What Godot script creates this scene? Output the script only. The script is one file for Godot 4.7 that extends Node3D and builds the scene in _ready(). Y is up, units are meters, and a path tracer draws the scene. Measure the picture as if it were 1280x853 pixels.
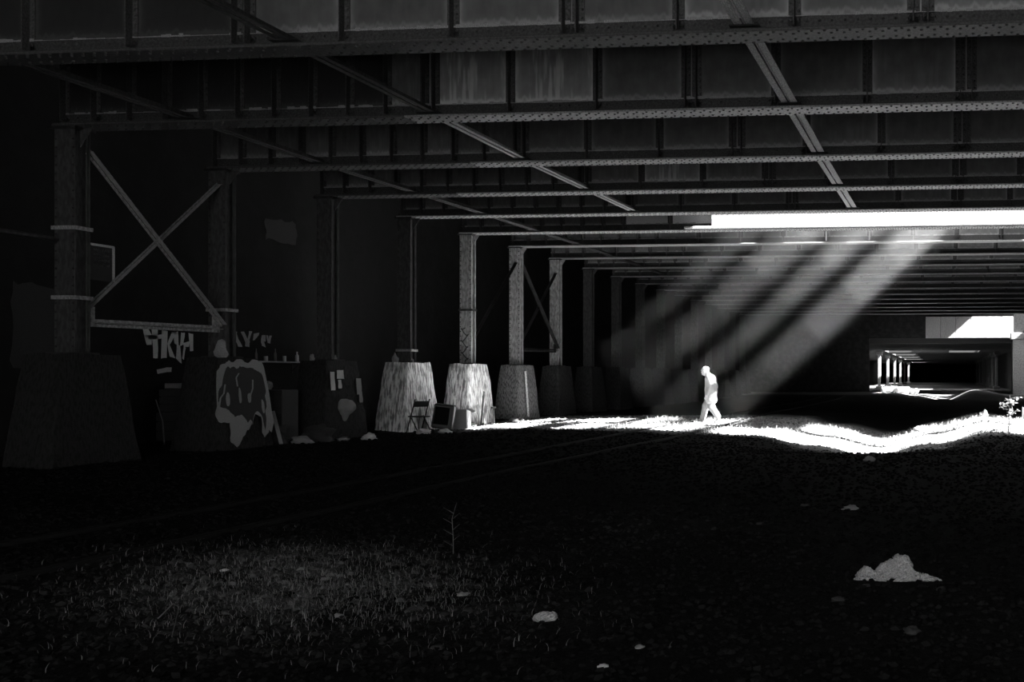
extends Node3D

# ---------------------------------------------------------------- mesh collector
class MB:
	var v := PackedVector3Array()
	var n := PackedVector3Array()
	var t := PackedVector2Array()
	var c := PackedColorArray()
	var i := PackedInt32Array()
	func tri(a: Vector3, b: Vector3, d: Vector3) -> void:
		var nn := (b - a).cross(d - a).normalized()
		var k := v.size()
		for p in [a, b, d]:
			v.append(p); n.append(nn); t.append(Vector2(p.x + p.z, -p.y))
		i.append_array(PackedInt32Array([k, k + 2, k + 1]))
	func quad(a: Vector3, b: Vector3, d: Vector3, e: Vector3) -> void:
		var nn := (d - a).cross(e - b).normalized()
		var k := v.size()
		for p in [a, b, d, e]:
			v.append(p); n.append(nn)
		t.append(Vector2(0, 1)); t.append(Vector2(1, 1)); t.append(Vector2(1, 0)); t.append(Vector2(0, 0))
		i.append_array(PackedInt32Array([k, k + 2, k + 1, k, k + 3, k + 2]))
	func box(o: Vector3, s: Vector3, b := Basis.IDENTITY) -> void:
		var x := b.x * s.x * .5
		var y := b.y * s.y * .5
		var z := b.z * s.z * .5
		quad(o - x - y + z, o + x - y + z, o + x + y + z, o - x + y + z)
		quad(o + x - y - z, o - x - y - z, o - x + y - z, o + x + y - z)
		quad(o + x - y + z, o + x - y - z, o + x + y - z, o + x + y + z)
		quad(o - x - y - z, o - x - y + z, o - x + y + z, o - x + y - z)
		quad(o - x + y + z, o + x + y + z, o + x + y - z, o - x + y - z)
		quad(o - x - y - z, o + x - y - z, o + x - y + z, o - x - y + z)
	func span(a: Vector3, b: Vector3) -> void:
		box((a + b) * .5, (b - a).abs())
	func cham(o: Vector3, s: Vector3, r: float, b := Basis.IDENTITY) -> void:
		var h := s * .5
		var q := func(x: float, y: float, z: float, w: int) -> Vector3:
			var p := Vector3(x * (h.x - (0.0 if w == 0 else r)), y * (h.y - (0.0 if w == 1 else r)), z * (h.z - (0.0 if w == 2 else r)))
			return o + b * p
		for w in 3:
			for sg in [-1.0, 1.0]:
				var P := []
				for uv in [[-1.0, -1.0], [1.0, -1.0], [1.0, 1.0], [-1.0, 1.0]]:
					P.append(q.call(sg, uv[0], uv[1], 0) if w == 0 else q.call(uv[1], sg, uv[0], 1) if w == 1 else q.call(uv[0], uv[1], sg, 2))
				if sg > 0: quad(P[0], P[1], P[2], P[3])
				else: quad(P[3], P[2], P[1], P[0])
		for a in [-1.0, 1.0]:
			for d in [-1.0, 1.0]:
				var E := [[q.call(a, d, -1.0, 0), q.call(a, d, 1.0, 0), q.call(a, d, 1.0, 1), q.call(a, d, -1.0, 1)], [q.call(-1.0, a, d, 1), q.call(1.0, a, d, 1), q.call(1.0, a, d, 2), q.call(-1.0, a, d, 2)], [q.call(d, -1.0, a, 2), q.call(d, 1.0, a, 2), q.call(d, 1.0, a, 0), q.call(d, -1.0, a, 0)]]
				for e in E:
					if a * d < 0: quad(e[0], e[1], e[2], e[3])
					else: quad(e[3], e[2], e[1], e[0])
				for z in [-1.0, 1.0]:
					var f := [q.call(a, d, z, 0), q.call(a, d, z, 1), q.call(a, d, z, 2)]
					if a * d * z > 0: tri(f[0], f[1], f[2])
					else: tri(f[2], f[1], f[0])
	func tube(p: Array, r: Array, seg := 6) -> void:
		var k := v.size()
		var up := Vector3(.31, .2, .93).normalized()
		for j in p.size():
			var d: Vector3 = ((p[mini(j + 1, p.size() - 1)] as Vector3) - (p[maxi(j - 1, 0)] as Vector3)).normalized()
			var x := d.cross(up).normalized()
			var y := d.cross(x).normalized()
			for s in seg:
				var a := TAU * s / seg
				var nn := x * cos(a) + y * sin(a)
				v.append((p[j] as Vector3) + nn * float(r[mini(j, r.size() - 1)])); n.append(nn); t.append(Vector2(float(s) / seg, j))
		for j in p.size() - 1:
			for s in seg:
				var a := k + j * seg + s
				var b := k + j * seg + (s + 1) % seg
				i.append_array(PackedInt32Array([a, a + seg, b, b, a + seg, b + seg]))
		for e in [0, p.size() - 1]:
			for s in range(1, seg - 1):
				var o: int = k + e * seg
				if e == 0: tri(v[o], v[o + s], v[o + s + 1])
				else: tri(v[o], v[o + s + 1], v[o + s])
	func lathe(prof: Array, o := Vector3.ZERO, seg := 10) -> void:
		var k := v.size()
		for j in prof.size():
			var p: Vector2 = prof[j]
			var e: Vector2 = prof[mini(j + 1, prof.size() - 1)] - prof[maxi(j - 1, 0)]
			for s in seg + 1:
				var a := TAU * s / seg
				v.append(o + Vector3(p.x * cos(a), p.y, p.x * sin(a)))
				n.append(Vector3(e.y * cos(a), -e.x, e.y * sin(a)).normalized()); t.append(Vector2(float(s) / seg, float(j)))
		for j in prof.size() - 1:
			for s in seg:
				var a := k + j * (seg + 1) + s
				i.append_array(PackedInt32Array([a, a + 1, a + seg + 1, a + 1, a + seg + 2, a + seg + 1]))
	func add(m: MB) -> void:
		var k := v.size()
		v.append_array(m.v); n.append_array(m.n); t.append_array(m.t)
		for x in m.i: i.append(x + k)
	func smooth() -> MB:
		n.resize(v.size()); n.fill(Vector3.ZERO)
		for f in range(0, i.size(), 3):
			var w := (v[i[f + 2]] - v[i[f]]).cross(v[i[f + 1]] - v[i[f]])
			for q in 3: n[i[f + q]] += w
		for q in n.size(): n[q] = n[q].normalized()
		return self
	func mesh() -> ArrayMesh:
		var A := []
		A.resize(Mesh.ARRAY_MAX)
		A[Mesh.ARRAY_VERTEX] = v; A[Mesh.ARRAY_NORMAL] = n
		if t.size() == v.size(): A[Mesh.ARRAY_TEX_UV] = t
		if c.size() == v.size(): A[Mesh.ARRAY_COLOR] = c
		A[Mesh.ARRAY_INDEX] = i
		var m := ArrayMesh.new()
		m.add_surface_from_arrays(Mesh.PRIMITIVE_TRIANGLES, A)
		return m

# ---------------------------------------------------------------- helpers
const EYE := 1.45
const DECK := 7.2
var used := {}
var rng := RandomNumberGenerator.new()
var fn := FastNoiseLite.new()
var fine := FastNoiseLite.new()
var M := {}

func numbered(p: Node, called: String) -> String:
	var key := str(p.get_instance_id()) + called
	used[key] = used.get(key, -1) + 1
	return called if used[key] == 0 else "%s_%03d" % [called, used[key]]

func meta(o: Node, label: String, category: String, group := "") -> void:
	if label: o.set_meta("label", label)
	if category: o.set_meta("category", category)
	if group: o.set_meta("group", group)

func thing(called: String, label: String, category: String, at := Vector3.ZERO, turn := 0.0, group := "") -> Node3D:
	var o := Node3D.new()
	o.name = numbered(self, called)
	add_child(o, true)
	o.position = at; o.rotation.y = turn
	meta(o, label, category, group)
	return o

func part(p: Node3D, called: String, m: Variant, mat: Material) -> MeshInstance3D:
	var o := MeshInstance3D.new()
	o.name = numbered(p, called)
	o.mesh = m.mesh() if m is MB else m
	o.material_override = null
	o.mesh.surface_set_material(0, mat) if not o.mesh.surface_get_material(0) else o.set_surface_override_material(0, mat)
	p.add_child(o, true)
	return o

func single(called: String, label: String, category: String, m: Variant, mat: Material, at := Vector3.ZERO, turn := 0.0, group := "") -> MeshInstance3D:
	var o := part(self, called, m, mat)
	o.position = at; o.rotation.y = turn
	meta(o, label, category, group)
	return o

func struct(called: String, m: Variant, mat: Material) -> MeshInstance3D:
	var o := part(self, called, m, mat)
	o.set_meta("kind", "structure")
	return o

func many(p: Node3D, called: String, m: Mesh, mat: Material, where: Array, tints := []) -> MultiMeshInstance3D:
	var mm := MultiMesh.new()
	mm.transform_format = MultiMesh.TRANSFORM_3D
	mm.use_colors = tints.size() > 0
	mm.mesh = m
	mm.instance_count = where.size()
	m.surface_set_material(0, mat)
	for k in where.size():
		mm.set_instance_transform(k, where[k])
		if tints.size(): mm.set_instance_color(k, tints[k])
	var o := MultiMeshInstance3D.new()
	o.name = numbered(p, called)
	o.multimesh = mm
	o.set_meta("kind", "stuff")
	p.add_child(o, true)
	return o

func grey(x: float) -> Color: return Color(x, x, x).linear_to_srgb()

func noise_tex(freq: float, lo: float, octaves := 4, seed_ := 1, kind := FastNoiseLite.TYPE_SIMPLEX_SMOOTH, p0 := .25, p1 := .75) -> NoiseTexture2D:
	var z := FastNoiseLite.new()
	z.seed = seed_; z.frequency = freq; z.noise_type = kind
	z.fractal_octaves = octaves; z.fractal_gain = .55
	var T := NoiseTexture2D.new()
	T.width = 512; T.height = 512; T.seamless = true; T.noise = z
	var g := Gradient.new()
	g.offsets = PackedFloat32Array([p0, p1]); g.colors = PackedColorArray([grey(lo), Color.WHITE])
	T.color_ramp = g
	return T

func mat(called: String, lin: float, rough: float, tex: Texture2D = null, scale := Vector3.ONE, bump := 0.0, metal := 0.0, spec := .5) -> StandardMaterial3D:
	var m := StandardMaterial3D.new()
	m.resource_name = called
	m.albedo_color = grey(lin); m.roughness = rough; m.metallic = metal; m.metallic_specular = spec
	if tex:
		m.albedo_texture = tex
		m.uv1_triplanar = true; m.uv1_world_triplanar = true; m.uv1_scale = scale
		if bump > 0.0:
			m.heightmap_enabled = true; m.heightmap_texture = tex; m.heightmap_scale = bump
	M[called] = m
	return m

# a painted steel plate: dark middle, pale efflorescence creeping in from the edges
func plate_image(seed_: int, edge: float, streak: float) -> ImageTexture:
	var im := Image.create(160, 160, false, Image.FORMAT_RGB8)
	var z := FastNoiseLite.new()
	z.seed = seed_; z.frequency = .035; z.fractal_octaves = 4
	for y in 160:
		for x in 160:
			var u := x / 159.0
			var w := y / 159.0
			var q := z.get_noise_2d(x, y)
			var s := z.get_noise_2d(x * 2.2 + 300, y * .22)
			var d := minf((minf(u, 1.0 - u) - .06) * 1.1, 1.0 - w - .13) + q * .03
			var a := .34 + .1 * q + .05 * s
			a += edge * (.75 * exp(-maxf(d, 0.0) * 45.0) + .16 * exp(-maxf(d, 0.0) * 9.0))
			a += edge * .55 * smoothstep(.03, .0, absf(1.0 - w - .145 + .05 * s)) 
			a += streak * (smoothstep(.05, .45, s + .25 * sin(u * 9.0 + seed_)) * .6 + .15)
			a = clampf(a, .05, 1.0)
			im.set_pixel(x, y, grey(a))
	return ImageTexture.create_from_image(im)

func skin(bones: Array, cell: float, k: float, rough := 0.0, rf := 20.0) -> MB:
	var lo := Vector3.INF
	var hi := -Vector3.INF
	for b in bones:
		var r := maxf(b[2], b[3]) + cell * 3.0 + rough
		for q in 2:
			lo = lo.min(b[q] - Vector3.ONE * r); hi = hi.max(b[q] + Vector3.ONE * r)
	var N := Vector3i(((hi - lo) / cell).ceil()) + Vector3i.ONE * 2
	var F := PackedFloat32Array()
	F.resize(N.x * N.y * N.z); F.fill(1.0)
	for b in bones:
		var a: Vector3 = b[0]
		var ab: Vector3 = b[1] - b[0]
		var l2 := maxf(ab.length_squared(), 1e-9)
		var ra: float = b[2]
		var dr: float = b[3] - b[2]
		var r := maxf(b[2], b[3]) + cell * 2.5 + k + rough
		var p0 := Vector3i((((b[0] as Vector3).min(b[1]) - Vector3.ONE * r - lo) / cell).floor()).clamp(Vector3i.ZERO, N - Vector3i.ONE)
		var p1 := Vector3i((((b[0] as Vector3).max(b[1]) + Vector3.ONE * r - lo) / cell).ceil()).clamp(Vector3i.ZERO, N - Vector3i.ONE)
		for z in range(p0.z, p1.z + 1):
			for y in range(p0.y, p1.y + 1):
				var at := (z * N.y + y) * N.x
				for x in range(p0.x, p1.x + 1):
					var p := lo + Vector3(x, y, z) * cell
					var tt := clampf((p - a).dot(ab) / l2, 0.0, 1.0)
					var d := (p - a - ab * tt).length() - ra - dr * tt
					var e := F[at + x]
					var h := maxf(k - absf(d - e), 0.0)
					F[at + x] = minf(d, e) - h * h / (4.0 * k)
	if rough > 0.0:
		for z in N.z:
			for y in N.y:
				for x in N.x:
					var at := (z * N.y + y) * N.x + x
					if absf(F[at]) < rough * 3.0:
						var p := (lo + Vector3(x, y, z) * cell) * rf
						F[at] += rough * (fine.get_noise_3dv(p) + .5 * fine.get_noise_3dv(p * 2.7))
	var out := MB.new()
	var id := PackedInt32Array()
	id.resize(F.size()); id.fill(-1)
	var sx := 1
	var sy := N.x
	var sz := N.x * N.y
	for z in N.z - 1:
		for y in N.y - 1:
			for x in N.x - 1:
				var at := z * sz + y * sy + x
				var c8 := [F[at], F[at + 1], F[at + sy], F[at + sy + 1], F[at + sz], F[at + sz + 1], F[at + sz + sy], F[at + sz + sy + 1]]
				var m := 0
				for q in 8:
					if c8[q] < 0.0: m |= 1 << q
				if m == 0 or m == 255: continue
				var sum := Vector3.ZERO
				var cnt := 0
				for e in [[0, 1], [2, 3], [4, 5], [6, 7], [0, 2], [1, 3], [4, 6], [5, 7], [0, 4], [1, 5], [2, 6], [3, 7]]:
					var f0: float = c8[e[0]]
					var f1: float = c8[e[1]]
					if (f0 < 0.0) != (f1 < 0.0):
						var w := f0 / (f0 - f1)
						var q0 := Vector3(e[0] & 1, (e[0] >> 1) & 1, e[0] >> 2)
						var q1 := Vector3(e[1] & 1, (e[1] >> 1) & 1, e[1] >> 2)
						sum += q0.lerp(q1, w); cnt += 1
				id[at] = out.v.size()
				out.v.append(lo + (Vector3(x, y, z) + sum / cnt) * cell)
	for z in range(1, N.z - 1):
		for y in range(1, N.y - 1):
			for x in range(1, N.x - 1):
				var at := z * sz + y * sy + x
				var inside := F[at] < 0.0
				for ax in 3:
					var st: int = [sx, sy, sz][ax]
					if inside == (F[at + st] < 0.0): continue
					var s1: int = [sy, sz, sx][ax]
					var s2: int = [sz, sx, sy][ax]
					var q := [id[at], id[at - s1], id[at - s1 - s2], id[at - s2]]
					if q.min() < 0: continue
					if inside: out.i.append_array(PackedInt32Array([q[0], q[2], q[1], q[0], q[3], q[2]]))
					else: out.i.append_array(PackedInt32Array([q[0], q[1], q[2], q[0], q[2], q[3]]))
	return out.smooth()

func lerps(tab: Array, x: float) -> float:
	if x <= tab[0][0]: return tab[0][1]
	for k in range(1, tab.size()):
		if x <= tab[k][0]:
			var w: float = (x - tab[k - 1][0]) / (tab[k][0] - tab[k - 1][0])
			w = w * w * (3.0 - 2.0 * w)
			return lerpf(tab[k - 1][1], tab[k][1], w)
	return tab[-1][1]

const BAND := [[-19.0, .1], [-15.0, .06], [-13.0, .0], [-7.0, .02], [-5.0, -.04], [-3.5, -.28], [-1.9, -.6], [-.3, -.22], [1.2, .1], [2.4, .02], [5.0, .1], [12.0, .2]]
const RIDGE := [[-6.0, .2], [-3.5, .2], [-2.0, .0], [0.0, -.35], [2.2, .42], [5.5, -.05], [8.0, .0]]

func ground(x: float, d: float) -> float:
	var w := smoothstep(18.0, 25.0, d) * (1.0 - smoothstep(36.0, 44.0, d))
	var y := w * (lerps(BAND, x) - .02 * maxf(0.0, 31.0 - d) * smoothstep(-9.0, -5.0, x))
	y += lerps(RIDGE, x) * smoothstep(60.0, 70.0, d) * (1.0 - smoothstep(76.0, 82.0, d))
	if d < 78.0: y += .03 * fn.get_noise_2d(x * 9.0, d * 9.0) + .05 * fn.get_noise_2d(x * 2.0, d * 2.0)
	return y

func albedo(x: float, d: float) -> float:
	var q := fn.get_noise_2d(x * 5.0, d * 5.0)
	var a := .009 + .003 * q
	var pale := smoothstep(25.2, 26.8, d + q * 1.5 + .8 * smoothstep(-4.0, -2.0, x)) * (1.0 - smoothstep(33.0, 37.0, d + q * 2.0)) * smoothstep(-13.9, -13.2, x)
	a = lerpf(a, .3 + .06 * q, pale)  # brighter ground painted in where the roof openings let sun fall
	a = lerpf(a, .3, smoothstep(2.2, 2.6, x) * smoothstep(11.0, 12.5, d) * (1.0 - smoothstep(20.0, 23.0, d)))  # pale strip outside the view, added to bounce light onto near girders
	a = lerpf(a, .3, 1.0 - smoothstep(-4.0, -1.5, d))  # ground behind the camera paled to bounce light up at the webs
	a = lerpf(a, .55, exp(-pow((x + 12.4) / .7, 2.0) - pow((d - 27.2) / 1.5, 2.0)))  # extra pale spot painted in to bounce sun onto the bright pedestals
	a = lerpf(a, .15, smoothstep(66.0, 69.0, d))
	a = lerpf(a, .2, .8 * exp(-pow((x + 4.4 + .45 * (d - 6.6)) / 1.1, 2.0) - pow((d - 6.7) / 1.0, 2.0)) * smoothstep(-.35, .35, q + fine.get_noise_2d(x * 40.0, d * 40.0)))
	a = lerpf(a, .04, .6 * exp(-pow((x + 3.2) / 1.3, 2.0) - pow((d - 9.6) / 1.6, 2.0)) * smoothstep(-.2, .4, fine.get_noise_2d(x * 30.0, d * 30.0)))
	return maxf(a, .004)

func gy(x: float, d: float, up := 0.0) -> Vector3: return Vector3(x, ground(x, d) + up, -d)

const ORD := ["first", "second", "third", "fourth", "fifth", "sixth", "seventh", "eighth", "ninth", "tenth", "eleventh", "twelfth", "thirteenth", "fourteenth", "fifteenth", "sixteenth", "seventeenth"]
func col_d(k: int) -> float: return 28.57 + 3.4 * k
func flange_y(k: int) -> float:
	return lerps([[-6.0, 5.49], [-3.0, 5.53], [-1.0, 5.66], [1.0, 5.75], [4.0, 5.76]], k)

# ---------------------------------------------------------------- the scene
func _ready() -> void:
	# camera: eye height 1.45 m, turned 5.1 degrees towards the colonnade, shifted lens
	var cam := Camera3D.new()
	cam.name = "camera"
	add_child(cam)
	cam.position = Vector3(0, EYE, 0)
	cam.rotation.y = atan(.09)
	cam.set_frustum(853.0 / 1250.0 * .05, Vector2(-428.0, 43.5) / 1250.0 * .05, .05, 500.0)
	cam.current = true
	# daylight sky and air
	var env := Environment.new()
	env.background_mode = Environment.BG_SKY
	var sky := ProceduralSkyMaterial.new()
	sky.sky_top_color = grey(.8); sky.sky_horizon_color = grey(1.0); sky.ground_horizon_color = grey(.7); sky.ground_bottom_color = grey(.6)
	sky.sun_angle_max = 1.0
	env.sky = Sky.new()
	env.sky.sky_material = sky
	env.tonemap_mode = Environment.TONE_MAPPER_LINEAR
	env.tonemap_exposure = 5.0
	env.sdfgi_enabled = true; env.ssao_enabled = true; env.ssil_enabled = true
	env.volumetric_fog_enabled = true; env.volumetric_fog_density = 0.0
	var we := WorldEnvironment.new()
	we.name = "daylight"
	we.environment = env
	add_child(we)
	# sun: high on the right, just behind the camera
	var sun := DirectionalLight3D.new()
	sun.name = "sun"
	add_child(sun)
	sun.look_at_from_position(Vector3.ZERO, Vector3(-1.13, -1.0, -.1), Vector3.UP)
	sun.light_energy = 7.5
	sun.light_angular_distance = 2.2
	sun.shadow_enabled = true
	sun.sky_mode = DirectionalLight3D.SKY_MODE_LIGHT_ONLY

	rng.seed = 7
	fn.seed = 3; fn.frequency = .06; fn.fractal_octaves = 3
	fine.seed = 11; fine.frequency = .08; fine.fractal_octaves = 3
	materials()
	shell()
	for k in range(-6, 13): girder(k)
	facing()
	for k in range(-4, 13): support(k)
	bracing()
	far_tunnel()
	track()
	wall_clutter()
	pedestal_clutter()
	sun_patch_things()
	person()
	litter()
	gravel()
	haze()

func materials() -> void:
	var blotch := noise_tex(.012, .35, 5, 2)
	var grain := noise_tex(.06, .45, 4, 5)
	var pit := noise_tex(.03, .2, 5, 9, FastNoiseLite.TYPE_SIMPLEX_SMOOTH, .3, .6)
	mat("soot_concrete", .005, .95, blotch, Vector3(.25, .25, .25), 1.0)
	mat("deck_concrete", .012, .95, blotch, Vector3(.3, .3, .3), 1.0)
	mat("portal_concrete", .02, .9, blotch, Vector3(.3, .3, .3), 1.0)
	mat("facing_concrete", .85, .9, grain, Vector3(.5, .5, .5))
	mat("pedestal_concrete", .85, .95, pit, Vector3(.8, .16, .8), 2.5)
	mat("half_shade_concrete", .22, .95, pit, Vector3(1.6, .45, 1.6), 2.5)  # half shade put into the colour, for one pedestal and far posts
	mat("deep_shade_pedestal", .045, .95, pit, Vector3(1.6, .45, 1.6), 2.5)  # darker copy of the pedestal concrete, deep shade painted in
	mat("post_concrete", .6, .9, grain, Vector3(.5, .5, .5))
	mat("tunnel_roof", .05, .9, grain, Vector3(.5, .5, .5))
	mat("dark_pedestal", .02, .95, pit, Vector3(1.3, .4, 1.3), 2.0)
	mat("steel", .06, .75, grain, Vector3(.4, .15, .4), .2)
	mat("dark_steel", .035, .8, blotch, Vector3(.8, .8, .8), .3)
	mat("stiffener_steel", .085, .7, grain, Vector3(.8, .8, .8), .3)
	mat("angle_steel", .06, .7, grain, Vector3(.8, .8, .8), .3)
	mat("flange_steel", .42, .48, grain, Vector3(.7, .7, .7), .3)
	mat("shaded_flange", .085, .6, grain, Vector3(.7, .7, .7), .3)  # dark copy of the flange steel, carrying painted shade
	mat("brace_steel", .42, .7, grain, Vector3(1.5, .4, .4), .2)
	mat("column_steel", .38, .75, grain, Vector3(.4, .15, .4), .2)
	mat("rivet_steel", .045, .7)
	mat("rail_steel", .015, .7, null, Vector3.ONE, 0.0, 0.0, .2)
	mat("rail_rust", .008, .95, null, Vector3.ONE, 0.0, 0.0, .1)
	mat("pale_paint", .85, .9, grain, Vector3(2, 2, 2))
	mat("mid_paint", .42, .9, grain, Vector3(2, 2, 2))
	mat("dark_paint", .045, .9, grain, Vector3(2, 2, 2))
	mat("scrawl", .12, .9)
	mat("paper", .75, .9, grain, Vector3(5, 5, 5))
	mat("dull_paper", .35, .9, grain, Vector3(5, 5, 5))
	mat("cloth", .55, .95, grain, Vector3(2, 2, 2), 3.0)
	mat("cardboard", .45, .9, grain, Vector3(3, 3, 3))
	mat("dark_wood", .06, .85, grain, Vector3(1, 5, 5), .3)
	mat("pale_wood", .35, .85, grain, Vector3(1, 5, 5), .3)
	mat("black_plastic", .015, .5)
	mat("dark_screen", .004, .6, null, Vector3.ONE, 0.0, 0.0, .15)
	mat("glass_green", .12, .15)
	mat("tin", .5, .35, null, Vector3.ONE, 0.0, .8)
	mat("coat", .6, .95, grain, Vector3(6, 6, 6), .3)
	mat("trousers", .4, .95, grain, Vector3(6, 6, 6), .3)
	mat("skin_tone", .6, .6)
	mat("hair", .5, .8)
	mat("shoe", .3, .7)
	mat("eye", .03, .3)
	mat("leaf", .1, .6).backlight_enabled = true
	M.leaf.backlight = grey(.1)
	mat("bark", .08, .9, grain, Vector3(6, 2, 6), .4)
	mat("straw", .07, .9)
	mat("rubble", .6, .95, pit, Vector3(1, 1, 1), 2.0)
	var gr := mat("dirt", 1.0, .97, grain, Vector3(.7, .7, .7), 1.5)
	gr.vertex_color_use_as_albedo = true
	gr.metallic_specular = .2
	var st := mat("stones", 1.0, .97)
	st.vertex_color_use_as_albedo = true
	st.metallic_specular = .2
	for k in 5:
		var p := mat("plate%d" % k, [.3, .36, .26, .6, .05][k], .75)
		p.albedo_texture = plate_image(20 + k, [.5, .65, .4, .5, .9][k], [.0, .06, .0, .6, .0][k])

func slab(st: MB, x0: float, x1: float, d0: float, d1: float, y0 := DECK, y1 := DECK + .3) -> void:
	st.span(Vector3(x0, y0, -d1), Vector3(x1, y1, -d0))

func shell() -> void:
	# ground
	var xs := []
	var x := -17.2
	while x < 11.7:
		xs.append(x); x += .24
	var ds := []
	var d := -15.5
	while d < 245.0:
		ds.append(d)
		d += .5 if d < 2.0 else .15 if d < 12.0 else .24 if d < 46.0 else .6 if d < 82.0 else 3.0
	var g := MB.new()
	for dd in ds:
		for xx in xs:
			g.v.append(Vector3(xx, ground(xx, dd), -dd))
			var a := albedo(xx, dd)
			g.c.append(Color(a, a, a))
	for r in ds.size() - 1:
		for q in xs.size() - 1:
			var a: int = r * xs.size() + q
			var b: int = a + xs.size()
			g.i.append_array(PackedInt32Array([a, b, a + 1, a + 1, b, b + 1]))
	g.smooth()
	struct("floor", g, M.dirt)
	# roof deck with openings to the sky, unseen ones added for their light
	var st := MB.new()
	slab(st, -17.4, 12.0, -15.4, -12.0)
	slab(st, -17.4, -1.0, -12.0, -4.0); slab(st, 9.0, 12.0, -12.0, -4.0)  # unseen opening added behind the camera for bounced sun on the webs
	slab(st, -17.4, 12.0, -4.0, 12.0)
	for e in [[12.0, 14.8, 9.9], [15.4, 18.2, 10.2], [18.8, 21.6, 10.5]]:  # slots added beyond the right of frame to light near girder webs
		slab(st, -17.4, e[2], e[0], e[1]); slab(st, 11.3, 12.0, e[0], e[1]); slab(st, -17.4, 12.0, e[1], e[1] + .6)
	slab(st, -17.4, 12.0, 22.2, 25.3)
	for bay in [[25.3, 28.15, [-17.4, -4.9, -3.3, -2.4, -1.2, -.9, 1.5, 1.9, 11.3, 12.0]], [28.15, 28.5, [-17.4, -5.6, 11.3, 12.0]], [28.5, 32.1, [-17.4, -4.9, -4.1, -3.5, -1.9, -1.45, -.25, .2, 1.9, 4.1, 11.3, 12.0]]]:
		var xr: Array = bay[2]
		for q in range(0, xr.size(), 2): slab(st, xr[q], xr[q + 1], bay[0], bay[1])
	slab(st, -17.4, 12.0, 32.1, 70.6)
	slab(st, -17.4, 3.0, 70.6, 74.2); slab(st, 11.3, 12.0, 70.6, 74.2)
	slab(st, -17.4, 12.0, 74.2, 76.6)
	slab(st, -17.4, 3.4, 76.6, 79.7); slab(st, 9.0, 12.0, 76.6, 79.7)
	slab(st, -17.4, 12.0, 79.7, 80.3)
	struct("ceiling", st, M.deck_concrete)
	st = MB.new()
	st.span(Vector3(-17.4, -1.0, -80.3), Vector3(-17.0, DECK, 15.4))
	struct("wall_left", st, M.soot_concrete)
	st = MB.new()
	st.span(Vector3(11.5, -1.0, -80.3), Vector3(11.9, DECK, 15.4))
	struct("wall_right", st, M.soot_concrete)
	# unseen tunnel mouth added behind the camera to light the girders
	st = MB.new()
	st.span(Vector3(-17.0, -1.0, 15.0), Vector3(-7.0, DECK, 15.4))
	st.span(Vector3(9.5, -1.0, 15.0), Vector3(11.5, DECK, 15.4))
	st.span(Vector3(-7.0, 6.4, 15.0), Vector3(9.5, DECK, 15.4))
	struct("wall_back", st, M.soot_concrete)

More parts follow.
